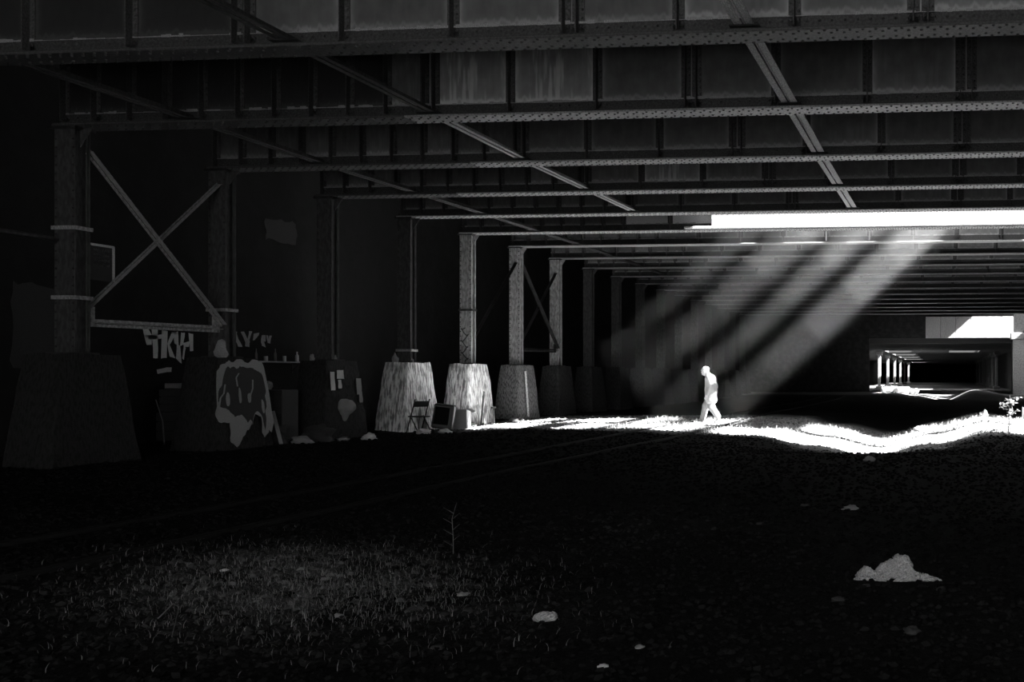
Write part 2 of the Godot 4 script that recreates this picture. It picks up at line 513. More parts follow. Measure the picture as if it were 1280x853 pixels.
# ---------------------------------------------------------------- girders
var stiff_cache := {}
func girder(k: int) -> void:
	var yb := flange_y(k)
	var dz := col_d(k) + .15
	var near := k <= 0
	var nice := "riveted steel plate girder, "
	var lab: String
	if k == -6: lab = nice + "out of frame ahead of the others, nearest the camera"
	elif k < 0: lab = nice + ORD[k + 5] + " down from the picture's top edge"
	elif k == 0: lab = nice + "behind the pale facing of the bright roof opening"
	else: lab = nice + ORD[k - 1] + " one behind the bright roof opening"
	if k == -6: return
	var o := thing("plate_girder", lab, "girder", Vector3(0, yb, -dz))
	var h := DECK - yb - .02
	var xr := -14.36
	var edges := [xr]
	var step := .62 if k > -5 else 1.4
	while edges[-1] < 11.3:
		var e: float = edges[-1] + (step if edges[-1] < (-8.6 if k < 0 else -10.0) else 1.4)
		edges.append(minf(e, 11.42))
	var wanted := {-5: [], -4: [-7.4, -5.4], -2: [-6.0]}
	var pm := {}
	for q in edges.size() - 1:
		var w: float = edges[q + 1] - edges[q]
		var xc: float = (edges[q + 1] + edges[q]) * .5
		var key := "%.3f" % w
		if not pm.has(key):
			var m := MB.new()
			m.box(Vector3(0, h * .5, 0), Vector3(w - .004, h, .016))
			pm[key] = m.mesh()
		var pmat: StandardMaterial3D = M["plate%d" % rng.randi_range(0, 2)]
		if k == 0 and xc > -8.8 and xc < -6.6: pmat = M.pale_paint  # panels beside the facing made pale to stand for light on them
		if k == -5 and xc < -9.4 or k == -4 and xc < -8.8: pmat = M.plate4  # left-end panels darkened to paint the light falling off there
		for s in wanted.get(k, []):
			if absf(xc - s) < .7: pmat = M.plate3
		part(o, "web_panel", pm[key], pmat).position.x = xc
	var key2 := "%.3f%s" % [h, near]
	if not stiff_cache.has(key2):
		var m := MB.new()
		m.box(Vector3(0, h * .5 + .03, .02), Vector3(.15, h - .06, .014))
		m.box(Vector3(.0, h * .5 + .03, .08), Vector3(.014, h - .06, .11))
		if near:
			for y in range(1, int(h / .1)):
				for s in [-1.0, 1.0]: rivet(m, Vector3(s * .045, y * .1 + .06, .027), Vector3.BACK)
		stiff_cache[key2] = m.mesh()
	for q in edges.size():
		var xc: float = edges[q] + (.08 if q == 0 else -.08 if q == edges.size() - 1 else 0.0)
		part(o, "stiffener", stiff_cache[key2], M.stiffener_steel).position.x = xc
		if near and q % 3 == 1 and q + 1 < edges.size() and edges[q] > -9.0:
			part(o, "splice_plate", stiff_cache[key2], M.stiffener_steel).position.x = xc + .17
	var L := 11.42 + 14.36
	var cx := (11.42 - 14.36) * .5
	var m := MB.new()
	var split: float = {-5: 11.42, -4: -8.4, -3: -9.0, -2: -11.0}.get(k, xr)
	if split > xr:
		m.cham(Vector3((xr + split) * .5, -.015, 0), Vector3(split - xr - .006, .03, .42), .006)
		part(o, "cover_plate", m, M.shaded_flange)  # left stretch takes the darker flange colour as painted shade
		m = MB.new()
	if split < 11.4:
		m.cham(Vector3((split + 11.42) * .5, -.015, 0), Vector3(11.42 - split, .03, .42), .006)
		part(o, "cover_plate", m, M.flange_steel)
	for s in [-1.0, 1.0]:
		m = MB.new()
		m.box(Vector3(cx, .01, s * .1), Vector3(L, .018, .18))
		m.box(Vector3(cx, .1, s * .018), Vector3(L, .19, .018))
		part(o, "flange_angle", m, M.angle_steel)
	m = MB.new()
	m.box(Vector3(cx, h - .05, 0), Vector3(L, .06, .4))
	part(o, "top_flange", m, M.dark_steel)
	# pale crust that has settled along the upper edge of the angle
	m = MB.new()
	var xx := xr
	while xx < 11.2:
		var w := rng.randf_range(.03, .12)
		var hh := rng.randf_range(.004, .035) * (1.3 if fn.get_noise_2d(xx * 20.0, k * 9.0) > -.1 else .4)
		m.box(Vector3(xx + w * .5, .197 + hh * .3, .026), Vector3(w, hh, .012))
		xx += w
	var cr := part(o, "lime_crust", m, M.mid_paint)
	cr.set_meta("kind", "stuff")
	if near:
		var r := MB.new()
		rivet(r, Vector3.ZERO, Vector3.BACK)
		var tr := []
		for q in int(L / .15):
			var rx := xr + .07 + q * .15
			tr.append(Transform3D(Basis.IDENTITY, Vector3(rx, .065, .027)))
			tr.append(Transform3D(Basis.IDENTITY, Vector3(rx + .075, .14, .027)))
			for rz in [-.17, -.09, .09, .17]:
				tr.append(Transform3D(Basis(Vector3.RIGHT, PI / 2), Vector3(rx + (.075 if absf(rz) < .1 else 0.0), -.03, rz)))
		many(o, "rivets", r.mesh(), M.rivet_steel, tr)

func rivet(m: MB, at: Vector3, d: Vector3) -> void:
	var x := d.cross(Vector3(.2, .9, .3)).normalized()
	var y := d.cross(x)
	var ring := []
	var ring2 := []
	for s in 6:
		var a := TAU * s / 6
		ring.append(at + (x * cos(a) + y * sin(a)) * .021)
		ring2.append(at + (x * cos(a) + y * sin(a)) * .013 + d * .013)
	for s in 6:
		var e := (s + 1) % 6
		m.quad(ring[s], ring[e], ring2[e], ring2[s])
		m.tri(ring2[s], ring2[e], at + d * .017)

func facing() -> void:
	var o := thing("concrete_facing", "pale concrete facing hung on the girder at the far side of the bright roof opening", "facing", Vector3(0, 5.72, -28.42))
	var m := MB.new()
	m.cham(Vector3(2.35, .76, 0), Vector3(18.1, 1.4, .07), .01)
	part(o, "facing_slab", m, M.facing_concrete)
	m = MB.new()
	m.cham(Vector3(1.95, .02, -.0), Vector3(18.9, .07, .1), .01)
	part(o, "lower_lip", m, M.facing_concrete)

# ---------------------------------------------------------------- columns and pedestals
func rough_frustum(top: Vector2, bot: Vector2, y0: float, y1: float, amp: float, seed_: float, face := -1) -> MB:
	var m := MB.new()
	var nx := 12
	var ny := 16
	for f in 4:
		if face >= 0 and f != face: continue
		var k := m.v.size()
		for r in ny + 1:
			for q in nx + 1:
				var w := float(r) / ny
				var h := bot.lerp(top, w)
				var u := lerpf(-1.0, 1.0, float(q) / nx)
				var p := Vector3(u * h.x, lerpf(y0, y1, w), h.y)
				if f == 1: p = Vector3(h.x, p.y, -u * h.y)
				elif f == 2: p = Vector3(-u * h.x, p.y, -h.y)
				elif f == 3: p = Vector3(-h.x, p.y, u * h.y)
				var c := p * Vector3(1, .6, 1) * 22.0 + Vector3(seed_ * 31.0, 0, 0)
				var worn := 1.0 - .05 * pow(absf(u), 8.0) - .03 * pow(w, 10.0)
				p = Vector3(p.x * worn, p.y, p.z * worn)
				p += Vector3(signf(p.x) * fine.get_noise_3dv(c), fine.get_noise_3dv(c + Vector3(90, 0, 0)) * (1.0 if r > 0 else 0.0), signf(p.z) * fine.get_noise_3dv(c + Vector3(0, 90, 0))) * amp
				m.v.append(p); m.t.append(Vector2(float(q) / nx, 1.0 - w))
		for r in ny:
			for q in nx:
				var a := k + r * (nx + 1) + q
				m.i.append_array(PackedInt32Array([a, a + nx + 1, a + 1, a + 1, a + nx + 1, a + nx + 2]))
	m.smooth()
	if face < 0:
		m.quad(Vector3(-top.x, y1 - .01, top.y), Vector3(top.x, y1 - .01, top.y), Vector3(top.x, y1 - .01, -top.y), Vector3(-top.x, y1 - .01, -top.y))
	return m

func support(k: int) -> void:
	var d := col_d(k) + .15
	var idx := k + 4
	var seen_lab := ["in deep shade at the far left, beside the crossed braces", "with a big dark graffiti blot on its side", "with paper scraps stuck on it and junk heaped around", "with a folding chair and black box before it", "brightly lit, with planks leaning on it at the sun patch's edge", "with one pale vertical streak, just behind the brightest pedestal", "in half shade, second behind the brightest pedestal"]
	var plab: String = "tapered concrete pedestal " + (seen_lab[idx] if idx < 7 else "lost in shade, %s in the row counting from the left" % ORD[idx])
	var p := thing("concrete_pedestal", plab, "pedestal", Vector3(-14.15, 0, -d))
	var m := rough_frustum(Vector2(.33, .62), Vector2(.48, .95), -.35, 1.8, .03, k)
	part(p, "plinth", m, M.dark_pedestal if k < -1 else M.pedestal_concrete if k < 1 else M.half_shade_concrete if k == 1 else M.deep_shade_pedestal)  # plinths beyond the sun patch get darker colours as painted shade
	if k == -3: pedestal_graffiti(p)
	var clab: String = "riveted steel column standing on the " + ["deeply shaded pedestal at the far left", "pedestal with the graffiti blot", "pedestal with the stuck paper scraps", "pedestal behind the folding chair", "brightest pedestal, with dark scrawl on its lower half", "pedestal with the pale vertical streak", "half shaded pedestal second behind the brightest one"][idx] if idx < 7 else "riveted steel column far down the row, %s counting from the left" % ORD[idx]
	var yb := flange_y(k) - .03
	var c := thing("steel_column", clab, "column", Vector3(-14.18, 1.79, -d))
	var h := yb - 1.79
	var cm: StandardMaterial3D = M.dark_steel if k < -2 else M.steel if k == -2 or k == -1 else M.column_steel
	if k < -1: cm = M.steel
	if k > 2: cm = M.steel  # farther columns take darker steel, shade put into the colour
	for s in [-1.0, 1.0]:
		m = MB.new()
		m.cham(Vector3(0, h * .5, s * .14), Vector3(.36, h, .02), .004)
		part(c, "flange", m, cm)
	m = MB.new()
	m.box(Vector3(.1, h * .5, 0), Vector3(.016, h, .26))
	m.box(Vector3(-.1, h * .5, 0), Vector3(.016, h, .26))
	part(c, "web", m, cm)
	for s in [-1.0, 1.0]:
		m = MB.new()
		m.box(Vector3(.16, h * .5, s * .115), Vector3(.014, h - .1, .03))
		part(c, "corner_angle", m, cm)
	m = MB.new()
	m.cham(Vector3(0, .02, 0), Vector3(.56, .04, .46), .008)
	part(c, "base_plate", m, M.dark_steel)
	m = MB.new()
	m.box(Vector3(0, h - .02, 0), Vector3(.46, .04, .4))
	part(c, "cap_plate", m, M.dark_steel)
	# knee plate under the girder, sloping out towards the span
	m = MB.new()
	m.quad(Vector3(.18, h - .32, .05), Vector3(.38, h - .04, .05), Vector3(.38, h - .02, .05), Vector3(.18, h - .02, .05))
	m.quad(Vector3(.18, h - .02, .035), Vector3(.38, h - .02, .035), Vector3(.38, h - .04, .035), Vector3(.18, h - .32, .035))
	m.quad(Vector3(.18, h - .32, .035), Vector3(.38, h - .04, .035), Vector3(.38, h - .04, .05), Vector3(.18, h - .32, .05))
	part(c, "knee_plate", m, cm)
	if k <= 1:
		m = MB.new()
		for q in range(1, int(h / .14)):
			for u in [-.15, .15]: rivet(m, Vector3(u, q * .14, .149), Vector3.BACK)
		part(c, "rivets", m, M.dark_steel).set_meta("kind", "stuff")
	var bands: Array = {-4: [.93, 2.06], -3: [.95], -1: [.33], 0: [1.62]}.get(k, [])
	for y in bands:
		m = MB.new()
		m.box(Vector3(0, y, .165), Vector3(.42, .06, .03)); m.box(Vector3(.2, y, 0), Vector3(.03, .06, .33))
		part(c, "band", m, M.brace_steel if k < 0 else M.dark_steel)
	if k == 0:
		m = MB.new()
		var pts := []
		for q in 26:
			var w := q / 25.0
			pts.append(Vector3(-.02 + .12 * sin(w * 19.0), .08 + w * 1.05 + .06 * sin(w * 37.0), .152))
		m.tube(pts, [.016], 4)
		part(c, "scrawl", m, M.dark_paint)

func paint(poly: Array, org: Vector3, ux: Vector3, uy: Vector3, lift: float) -> MB:
	var pts := PackedVector2Array()
	for p in poly: pts.append(Vector2(p[0], p[1]))
	var tri := Geometry2D.triangulate_polygon(pts)
	var nn := ux.cross(uy).normalized()
	var m := MB.new()
	for q in range(0, tri.size(), 3):
		var P := []
		for e in 3:
			var z := pts[tri[q + e]]
			P.append(org + ux * z.x + uy * z.y + nn * lift)
		if (P[1] - P[0]).cross(P[2] - P[0]).dot(nn) > 0: m.tri(P[0], P[1], P[2])
		else: m.tri(P[0], P[2], P[1])
	for q in pts.size():
		var a := pts[q]
		var b := pts[(q + 1) % pts.size()]
		var A := org + ux * a.x + uy * a.y
		var B := org + ux * b.x + uy * b.y
		m.quad(A, B, B + nn * lift, A + nn * lift)
	return m

func ragged(poly: Array, amp: float, n: int, seed_: float) -> Array:
	var out := []
	for q in poly.size():
		var a: Array = poly[q]
		var b: Array = poly[(q + 1) % poly.size()]
		for e in n:
			var w := float(e) / n
			var x := lerpf(a[0], b[0], w)
			var y := lerpf(a[1], b[1], w)
			out.append([x + amp * fine.get_noise_3d(x * 60.0, y * 60.0, seed_), y + amp * fine.get_noise_3d(x * 60.0, y * 60.0, seed_ + 50.0)])
	return out

func pedestal_graffiti(p: Node3D) -> void:
	# sprayed on the face towards the track: u runs away from the camera, w up the slope
	var y0 := -.35
	var a := Vector3(.48, y0, .95)
	var slope := Vector3(.33 - .48, 1.8 - y0, 0.0)
	var ux := Vector3(0, 0, -1.9)
	var g := func(poly: Array) -> Array:   # from fractions of the trapezium to face coordinates
		var out := []
		for q in poly:
			var w: float = q[1]
			var half := lerpf(1.0, .62 / .95, w)
			out.append([.5 + (q[0] - .5) * half, w])
		return out
	var org := a + Vector3(.03, 0, 0)
	var pale := [[.0, .50], [.0, .86], [.06, .93], [.2, .94], [.3, .98], [.55, .97], [.7, .99], [.95, .99], [1.0, .9], [.99, .4], [.93, .3], [.9, .33], [.82, .25], [.78, .31], [.8, .45], [.7, .46], [.64, .38], [.5, .36], [.44, .25], [.34, .2], [.26, .25], [.23, .4], [.12, .42], [.05, .45]]
	part(p, "pale_graffiti", paint(g.call(ragged(pale, .05, 5, 1.0)), org, ux, slope, .008), M.mid_paint)
	var dark := [[.05, .62], [.06, .78], [.14, .88], [.28, .9], [.5, .92], [.75, .92], [.92, .86], [.93, .7], [.88, .5], [.86, .42], [.82, .36], [.77, .46], [.72, .5], [.64, .42], [.54, .4], [.46, .47], [.36, .46], [.2, .52], [.1, .55]]
	part(p, "dark_graffiti", paint(g.call(ragged(dark, .06, 5, 9.0)), org, ux, slope, .014), M.dark_paint)
	for e in [[.2, .62, .035, .06], [.42, .66, .03, .07], [.6, .63, .035, .045], [.84, .55, .03, .06]]:
		var c := []
		for q in 10: c.append([e[0] + e[2] * cos(TAU * q / 10), e[1] + e[3] * sin(TAU * q / 10)])
		part(p, "paint_spot", paint(g.call(ragged(c, .02, 2, 4.0)), org, ux, slope, .02), M.mid_paint)
	for s in [[[.03, .5], [.06, .64], [.12, .68], [.14, .76]], [[.6, .63], [.68, .72], [.7, .8]], [[.38, .74], [.36, .82], [.42, .86]]]:
		var c := []
		for q in s: c.append([q[0] - .012, q[1]])
		var rev: Array = s.duplicate()
		rev.reverse()
		for q in rev: c.append([q[0] + .012, q[1]])
		part(p, "paint_stroke", paint(g.call(c), org, ux, slope, .02), M.mid_paint)

# ---------------------------------------------------------------- bracing
func bar(o: Node3D, called: String, a: Vector3, b: Vector3, w: float, up: Vector3, m_: Material) -> void:
	var z := (b - a).normalized()
	var x := up.cross(z).normalized()
	var y := z.cross(x)
	var B := Basis(x, y, z)
	var m := MB.new()
	var c := (a + b) * .5
	var l := a.distance_to(b)
	m.box(c + x * w * .3, Vector3(w * .38, .014, l), B)
	m.box(c - x * w * .3, Vector3(w * .38, .014, l), B)
	m.box(c + y * .05, Vector3(w * .07, .08, l), B)
	part(o, called, m, m_)

func bracing() -> void:
	var lines := [[-2.32, "right-hand", -5, -2], [-8.0, "middle", -6, -2], [-12.05, "left-hand", -5, 3]]
	for L in lines:
		for k in range(L[2] - (1 if L[0] > -3.0 else 0), L[3] + 1):
			var d0 := col_d(k) + .19
			var d1 := col_d(k + 1) + .11
			var nm: String = "before the first girder" if k < -5 else "past the %s girder from the top" % ORD[k + 5]
			var o := thing("bracing_bar", "slender steel bracing bar under the roof, %s line, %s" % [L[1], nm], "brace", Vector3(L[0], 0, 0))
			var y0 := flange_y(k) + .045
			var y1 := flange_y(k + 1) + .045
			bar(o, "bar", Vector3(0, y0, -d0), Vector3(0, y1, -d1), .24 if L[0] > -3.0 else .2, Vector3.UP, M.brace_steel if L[0] > -3.0 else M.steel if L[0] < -10.0 or k < -4 else M.flange_steel)  # left bars and nearest middle ones darkened, shade put into colour
			for e in [[d0 + .1, y0], [d1 - .1, y1]]:
				var m := MB.new()
				m.box(Vector3(0, e[1] - .012, -e[0]), Vector3(.36, .012, .26))
				part(o, "gusset", m, M.dark_steel)
	for s in [[-4, "lower left, above the painted wall letters"], [0, "between the brightest pedestal's column and the next"], [1, "in shade, second bay behind the brightest pedestal"]]:
		var k: int = s[0]
		var d0 := col_d(k) + .31
		var d1 := col_d(k + 1)
		var o := thing("crossed_brace", ("single steel diagonal brace " if k == 0 else "crossed steel braces over a horizontal strut ") + s[1], "brace", Vector3(-14.12, 0, 0))
		var sm: Material = M.brace_steel if k < 0 else M.dark_steel
		if k != 0: bar(o, "diagonal", Vector3(.06, 5.15, -d0), Vector3(.06, 2.45, -d1), .12, Vector3.RIGHT, sm)
		bar(o, "diagonal", Vector3(-.04, 2.5, -d0), Vector3(-.04, 5.2, -d1), .07, Vector3.RIGHT, sm)
		if k == 0: continue
		bar(o, "strut", Vector3(.0, 2.33, -d0), Vector3(.0, 2.36, -d1), .13, Vector3.RIGHT, sm)
		for e in [[d0 + .1, 2.45], [d1 - .1, 2.45]]:
			var m := MB.new()
			m.box(Vector3(.0, e[1], -e[0]), Vector3(.012, .3, .2))
			part(o, "gusset", m, sm)
	var pz := MB.new()
	pz.tube([Vector3(-14.3, 3.68, -11.0), Vector3(-14.3, 3.66, -col_d(-4))], [.035], 8)
	single("pipe", "thin horizontal pipe running from the far left edge to the first column", "pipe", pz, M.steel)

# ---------------------------------------------------------------- beyond the second opening
func far_tunnel() -> void:
	var st := MB.new()
	st.span(Vector3(-17.0, -1.0, -80.4), Vector3(-6.0, DECK, -80.0))
	st.span(Vector3(5.3, -1.0, -80.4), Vector3(11.5, DECK, -80.0))
	st.span(Vector3(-6.0, 4.44, -80.4), Vector3(5.3, DECK, -80.0))
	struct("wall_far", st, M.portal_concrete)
	st = MB.new()
	st.span(Vector3(-13.4, -1.0, -240.0), Vector3(-13.0, 4.4, -80.4))
	st.span(Vector3(7.0, -1.0, -240.0), Vector3(7.4, 4.4, -80.4))
	st.span(Vector3(-13.0, -1.0, -240.4), Vector3(7.0, 4.4, -240.0))
	struct("wall_far_side", st, M.soot_concrete)
	st = MB.new()
	slab(st, -13.4, 7.4, 80.4, 104.0, 4.05, 4.45)
	var holes := [[104.0, 112.0], [119.0, 128.0], [136.0, 145.0], [154.0, 162.0], [190.0, 197.0]]
	for q in holes.size():
		var a: float = holes[q][0]
		var b: float = holes[q][1]
		slab(st, -13.4, -6.2, a, b, 4.05, 4.45)
		slab(st, -3.4, .5 if q == 0 else 7.4, a, b, 4.05, 4.45)
		if q == 0: slab(st, 3.7, 7.4, a, b, 4.05, 4.45)
		slab(st, -13.4, 7.4, b, holes[q + 1][0] if q < 4 else 240.0, 4.05, 4.45)
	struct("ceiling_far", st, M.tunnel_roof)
	var q0 := 0
	for d in [107.0, 123.0, 140.0, 158.0, 175.0, 194.0]:
		tunnel_post(-6.95, d, "sunlit pale post in the left row of the distant tunnel, %s from its mouth" % ORD[q0])
		q0 += 1
	q0 = 0
	for d in [107.0, 116.0, 123.0, 130.0, 138.0, 146.0, 158.0, 172.0]:
		tunnel_post(5.5, d, "dim post in the right row of the distant tunnel, %s from its mouth" % ORD[q0], M.half_shade_concrete)  # right row gets a darker concrete to paint its shade
		q0 += 1
	var m := MB.new()
	var o := thing("concrete_pillar", "lit square concrete pillar at the right edge before the distant tunnel mouth", "pillar", Vector3(5.75, 0, -78.0))
	m.cham(Vector3(0, 2.0, 0), Vector3(.95, 4.6, .9), .03)
	part(o, "shaft", m, M.rubble)
	m = MB.new()
	m.cham(Vector3(0, 4.5, 0), Vector3(1.3, .5, 1.2), .03)
	part(o, "capital", m, M.rubble)
	m = MB.new()
	m.box(Vector3(0, 5.95, 0), Vector3(.8, 2.45, .8))
	part(o, "upper_shaft", m, M.dark_steel)
	o = thing("portal_header", "pale lintel over the right half of the distant tunnel mouth, under the second roof opening", "lintel", Vector3(0, 0, -79.9))
	for q in 6:
		m = MB.new()
		m.cham(Vector3(-.9 + q * 1.2, 5.3, 0), Vector3(1.18, 1.7, .2), .02)
		part(o, "lintel_block", m, M.rubble)  # blocks made pale to paint the lit stretch of the portal wall
	# heap of pale broken rock on the second lit stretch of ground
	var rq := -1
	for e in [[-4.4, 72.2, .45], [-4.0, 72.5, .6], [-3.4, 72.3, .5], [-2.9, 73.0, .75], [-2.3, 73.3, .6], [-3.5, 73.6, .55]]:
		rq += 1
		var r := skin([[Vector3.ZERO, Vector3(e[2] * .5, .1, 0), e[2] * .42, e[2] * .33], [Vector3(.1, 0, .1), Vector3(-.2, .12, -.1), e[2] * .4, e[2] * .3]], .07, .06, .06, 30.0)
		single("rubble_boulder", "pale broken boulder before the distant tunnel mouth, " + ["leftmost of the heap", "second from the left in the heap", "third from the left, front of the heap", "largest at the right of the heap", "rightmost of the heap", "at the back of the heap's middle"][rq], "boulder", r, M.rubble, gy(e[0], e[1], .18), e[0] * 3.0, "boulders before the distant tunnel")

func tunnel_post(x: float, d: float, lab: String, pm: Material = M.post_concrete) -> void:
	var o := thing("tunnel_post", lab, "post", Vector3(x, 0, -d))
	var m := MB.new()
	m.cham(Vector3(0, 1.9, 0), Vector3(.3, 4.3, .3), .03)
	part(o, "shaft", m, pm)
	m = MB.new()
	m.cham(Vector3(0, 3.85, 0), Vector3(.6, .4, .6), .05)
	part(o, "capital", m, pm)
	m = MB.new()
	m.cham(Vector3(0, .1, 0), Vector3(.7, .5, .7), .05)
	part(o, "base", m, pm)

func track() -> void:
	for e in [[-7.9, "farther"], [-6.5, "nearer"]]:
		var o := thing("steel_rail", "half buried steel railway rail, the %s of the two beyond the dark foreground" % e[1], "rail", Vector3(e[0], 0, 0))
		for hd in [["rail_head", [[-.034, .0], [.034, .0], [.034, .035], [.024, .045], [-.024, .045], [-.034, .035]], "rail_steel"], ["rail_web", [[-.07, -.13], [.07, -.13], [.07, -.118], [.012, -.1], [.012, .0], [-.012, .0], [-.012, -.1], [-.07, -.118]], "rail_rust"]]:
			var m := MB.new()
			var prof: Array = hd[1]
			var ds := []
			var d := 1.0
			while d < 66.0:
				ds.append(d); d += 1.0
			for q in ds.size() - 1:
				for s in prof.size():
					var a: Array = prof[s]
					var b: Array = prof[(s + 1) % prof.size()]
					var y0: float = avg_ground(e[0], ds[q])
					var y1: float = avg_ground(e[0], ds[q + 1])
					m.quad(Vector3(a[0], a[1] + y0, -ds[q]), Vector3(b[0], b[1] + y0, -ds[q]), Vector3(b[0], b[1] + y1, -ds[q + 1]), Vector3(a[0], a[1] + y1, -ds[q + 1]))
			part(o, hd[0], m, M[hd[2]])

func avg_ground(x: float, d: float) -> float:
	var s := 0.0
	for q in 5: s += ground(x, d + (q - 2) * .9)
	return s / 5.0 + .005

# ---------------------------------------------------------------- the wall on the left and what stands by it
func wall_clutter() -> void:
	var w: Node3D = get_node("wall_left")
	var org := Vector3(-17.0, 0, 0)
	var ux := Vector3(0, 0, -1)
	var uy := Vector3.UP
	# white letters, strokes given as [distance, height] corners
	var T := func(px: float, py: float) -> Array:  # 100 units = 1 m, read from a sketch 62 units wide
		return [19.84 + px * .0228, 2.47 - py * .0176]
	var strokes := [
		[[0, 0], [6, 0], [11, 9], [11, 20], [5, 20]], [[11, 1], [18, 1], [18, 36], [13, 36]], [[6, 9], [23, 7], [23, 12], [7, 14]],
		[[23, 2], [30, 2], [29, 36], [22, 36]], [[35, 3], [42, 3], [32, 20], [30, 18]], [[30, 18], [33, 20], [40, 36], [33, 34]],
		[[38, 3], [43, 2], [44, 20], [39, 17]], [[42, 18], [46, 20], [48, 42], [41, 36]], [[47, 3], [52, 3], [50, 18], [46, 20]], [[50, 16], [58, 14], [57, 20], [51, 21]],
		[[57, 3], [63, 4], [63, 26], [59, 26]], [[51, 20], [53, 22], [51, 38], [49, 36]]]
	for s in strokes:
		var poly := []
		for q in s: poly.append(T.call(q[0], q[1]))
		part(w, "painted_letter_stroke", paint(ragged(poly, .02, 3, 2.0), org, ux, uy, .006), M.pale_paint)
	part(w, "painted_dash", paint(ragged([T.call(17, 50), T.call(35, 47), T.call(35, 53), T.call(18, 55)], .02, 3, 2.0), org, ux, uy, .006), M.pale_paint)
	var T2 := func(px: float, py: float) -> Array:
		return [22.4 + px * .0285, 2.56 - py * .0192]
	for s in [[[1, 3], [4, 3], [3, 21], [0, 21]], [[6, 2], [10, 2], [8, 21], [5, 21]], [[9, 3], [12, 12], [17, 21], [12, 21], [8, 12]], [[15, 2], [19, 2], [24, 13], [21, 17]], [[25, 1], [29, 1], [25, 14], [23, 13]], [[21, 14], [26, 13], [25, 21], [20, 20]], [[31, 4], [38, 2], [37, 5], [32, 12], [30, 12]], [[41, 5], [46, 5], [46, 13], [40, 14]], [[40, 13], [44, 14], [46, 20], [42, 19]], [[47, 5], [49, 5], [51, 13], [49, 15]], [[51, 5], [54, 5], [52, 15], [50, 14]]]:
		var poly := []
		for q in s: poly.append(T2.call(q[0], q[1]))
		part(w, "painted_letter_stroke", paint(ragged(poly, .02, 3, 6.0), org, ux, uy, .006), M.mid_paint)
	for s in [[16.85, 17.85, 1.6, 3.15], [18.0, 18.4, 4.3, 5.6], [23.7, 24.9, 4.9, 5.45]]:
		part(w, "plaster_patch", paint(ragged([[s[0], s[2]], [s[1], s[2]], [s[1], s[3]], [s[0], s[3]]], .1, 8, 3.0), org, ux, uy, .008), M.dark_paint)
	# board with illegible writing
	var b := thing("notice_board", "dark board, frame pale on lit edges, with faint scrawled lines, hung beside first column", "board", Vector3(-16.97, 0, 0))
	var m := MB.new()
	m.box(Vector3(0, 3.73, -18.76), Vector3(.03, .7, .52))
	part(b, "panel", m, M.dark_paint)
	for f in [[Vector3(.02, 4.08, -18.76), Vector3(.05, .045, .56)], [Vector3(.02, 3.73, -19.03), Vector3(.05, .72, .04)], [Vector3(.02, 3.37, -18.76), Vector3(.03, .02, .54)], [Vector3(.02, 3.73, -18.49), Vector3(.03, .7, .02)]]:
		m = MB.new()
		m.cham(f[0], f[1], .006)
		part(b, "frame", m, M.pale_paint if f[1].y > .03 and f[1].z > .03 else M.dark_paint)  # top and right strips painted pale as the lit edges
	for r in 4:
		m = MB.new()
		var pts := []
		for q in 24: pts.append(Vector3(.02, 3.98 - r * .1 + .03 * sin(q * (1.9 + r * .3)) * (1.0 - .4 * sin(q * .7)), -18.56 - q * .0165))
		m.tube(pts, [.006], 4)
		part(b, "scrawl_line", m, M.scrawl)
	# shelf with bottles and cans
	var sh := thing("wall_shelf", "long plank shelf on the wall under the painted letters, carrying small bottles", "shelf", Vector3(-16.98, 1.8, -23.9))
	m = MB.new()
	m.cham(Vector3(.16, 0, 0), Vector3(.3, .035, 2.0), .006)
	part(sh, "plank", m, M.pale_wood)
	for z in [-.8, .8]:
		m = MB.new()
		m.box(Vector3(.14, -.03, z), Vector3(.26, .02, .03)); m.box(Vector3(.01, -.15, z), Vector3(.02, .26, .03))
		m.box(Vector3(.12, -.13, z), Vector3(.3, .02, .02), Basis(Vector3.BACK, .75))
		part(sh, "bracket", m, M.dark_steel)
	var items := [[-.8, "glass_bottle", "slim glass bottle, nearest on the wall shelf", .03, .3], [-.45, "tin_can", "squat tin can standing second on the wall shelf", .045, .12], [-.1, "glass_bottle", "tall glass bottle at the middle of the wall shelf", .035, .32], [.25, "tin_can", "tin can just past the middle of the wall shelf", .04, .14], [.75, "glass_bottle", "pale bottle, farthest along on the wall shelf", .04, .26]]
	for e in items:
		m = MB.new()
		var r: float = e[3]
		var h: float = e[4]
		if e[1] == "tin_can": m.lathe([Vector2(0, 0), Vector2(r, 0), Vector2(r, h), Vector2(r - .006, h), Vector2(r - .006, h - .01), Vector2(0, h - .01)])
		else: m.lathe([Vector2(0, 0), Vector2(r, 0), Vector2(r, h * .6), Vector2(r * .4, h * .75), Vector2(r * .4, h), Vector2(0, h)])
		single(e[1], e[2], "can" if e[1] == "tin_can" else "bottle", m, M.tin if e[1] == "tin_can" else M.pale_paint if e[0] > .5 else M.glass_green, Vector3(-16.8, 1.8175, -23.9 - e[0]))
	# boxes stacked against the wall between the first two pedestals
	for e in [[-16.6, 20.4, .62, "dark wooden crate at the foot of the stack by the wall letters"], [-16.62, 20.38, .5, "dark wooden crate, upper one of the stack by the wall letters"]]:
		var up: float = .04 if e[2] > .6 else .66
		var o := thing("wooden_crate", e[3], "crate", Vector3(e[0], up + ground(-16.6, 20.4), -e[1]), .1)
		var s: float = e[2]
		for f in 3:
			for z in [-1.0, 1.0]:
				m = MB.new()
				m.cham(Vector3(0, s * (.17 + .33 * f), z * s * .48), Vector3(s, s * .29, .022), .004)
				part(o, "slat", m, M.dark_wood)
				m = MB.new()
				m.cham(Vector3(z * s * .48, s * (.17 + .33 * f), 0), Vector3(.022, s * .29, s * .92), .004)
				part(o, "slat", m, M.dark_wood)
		m = MB.new()
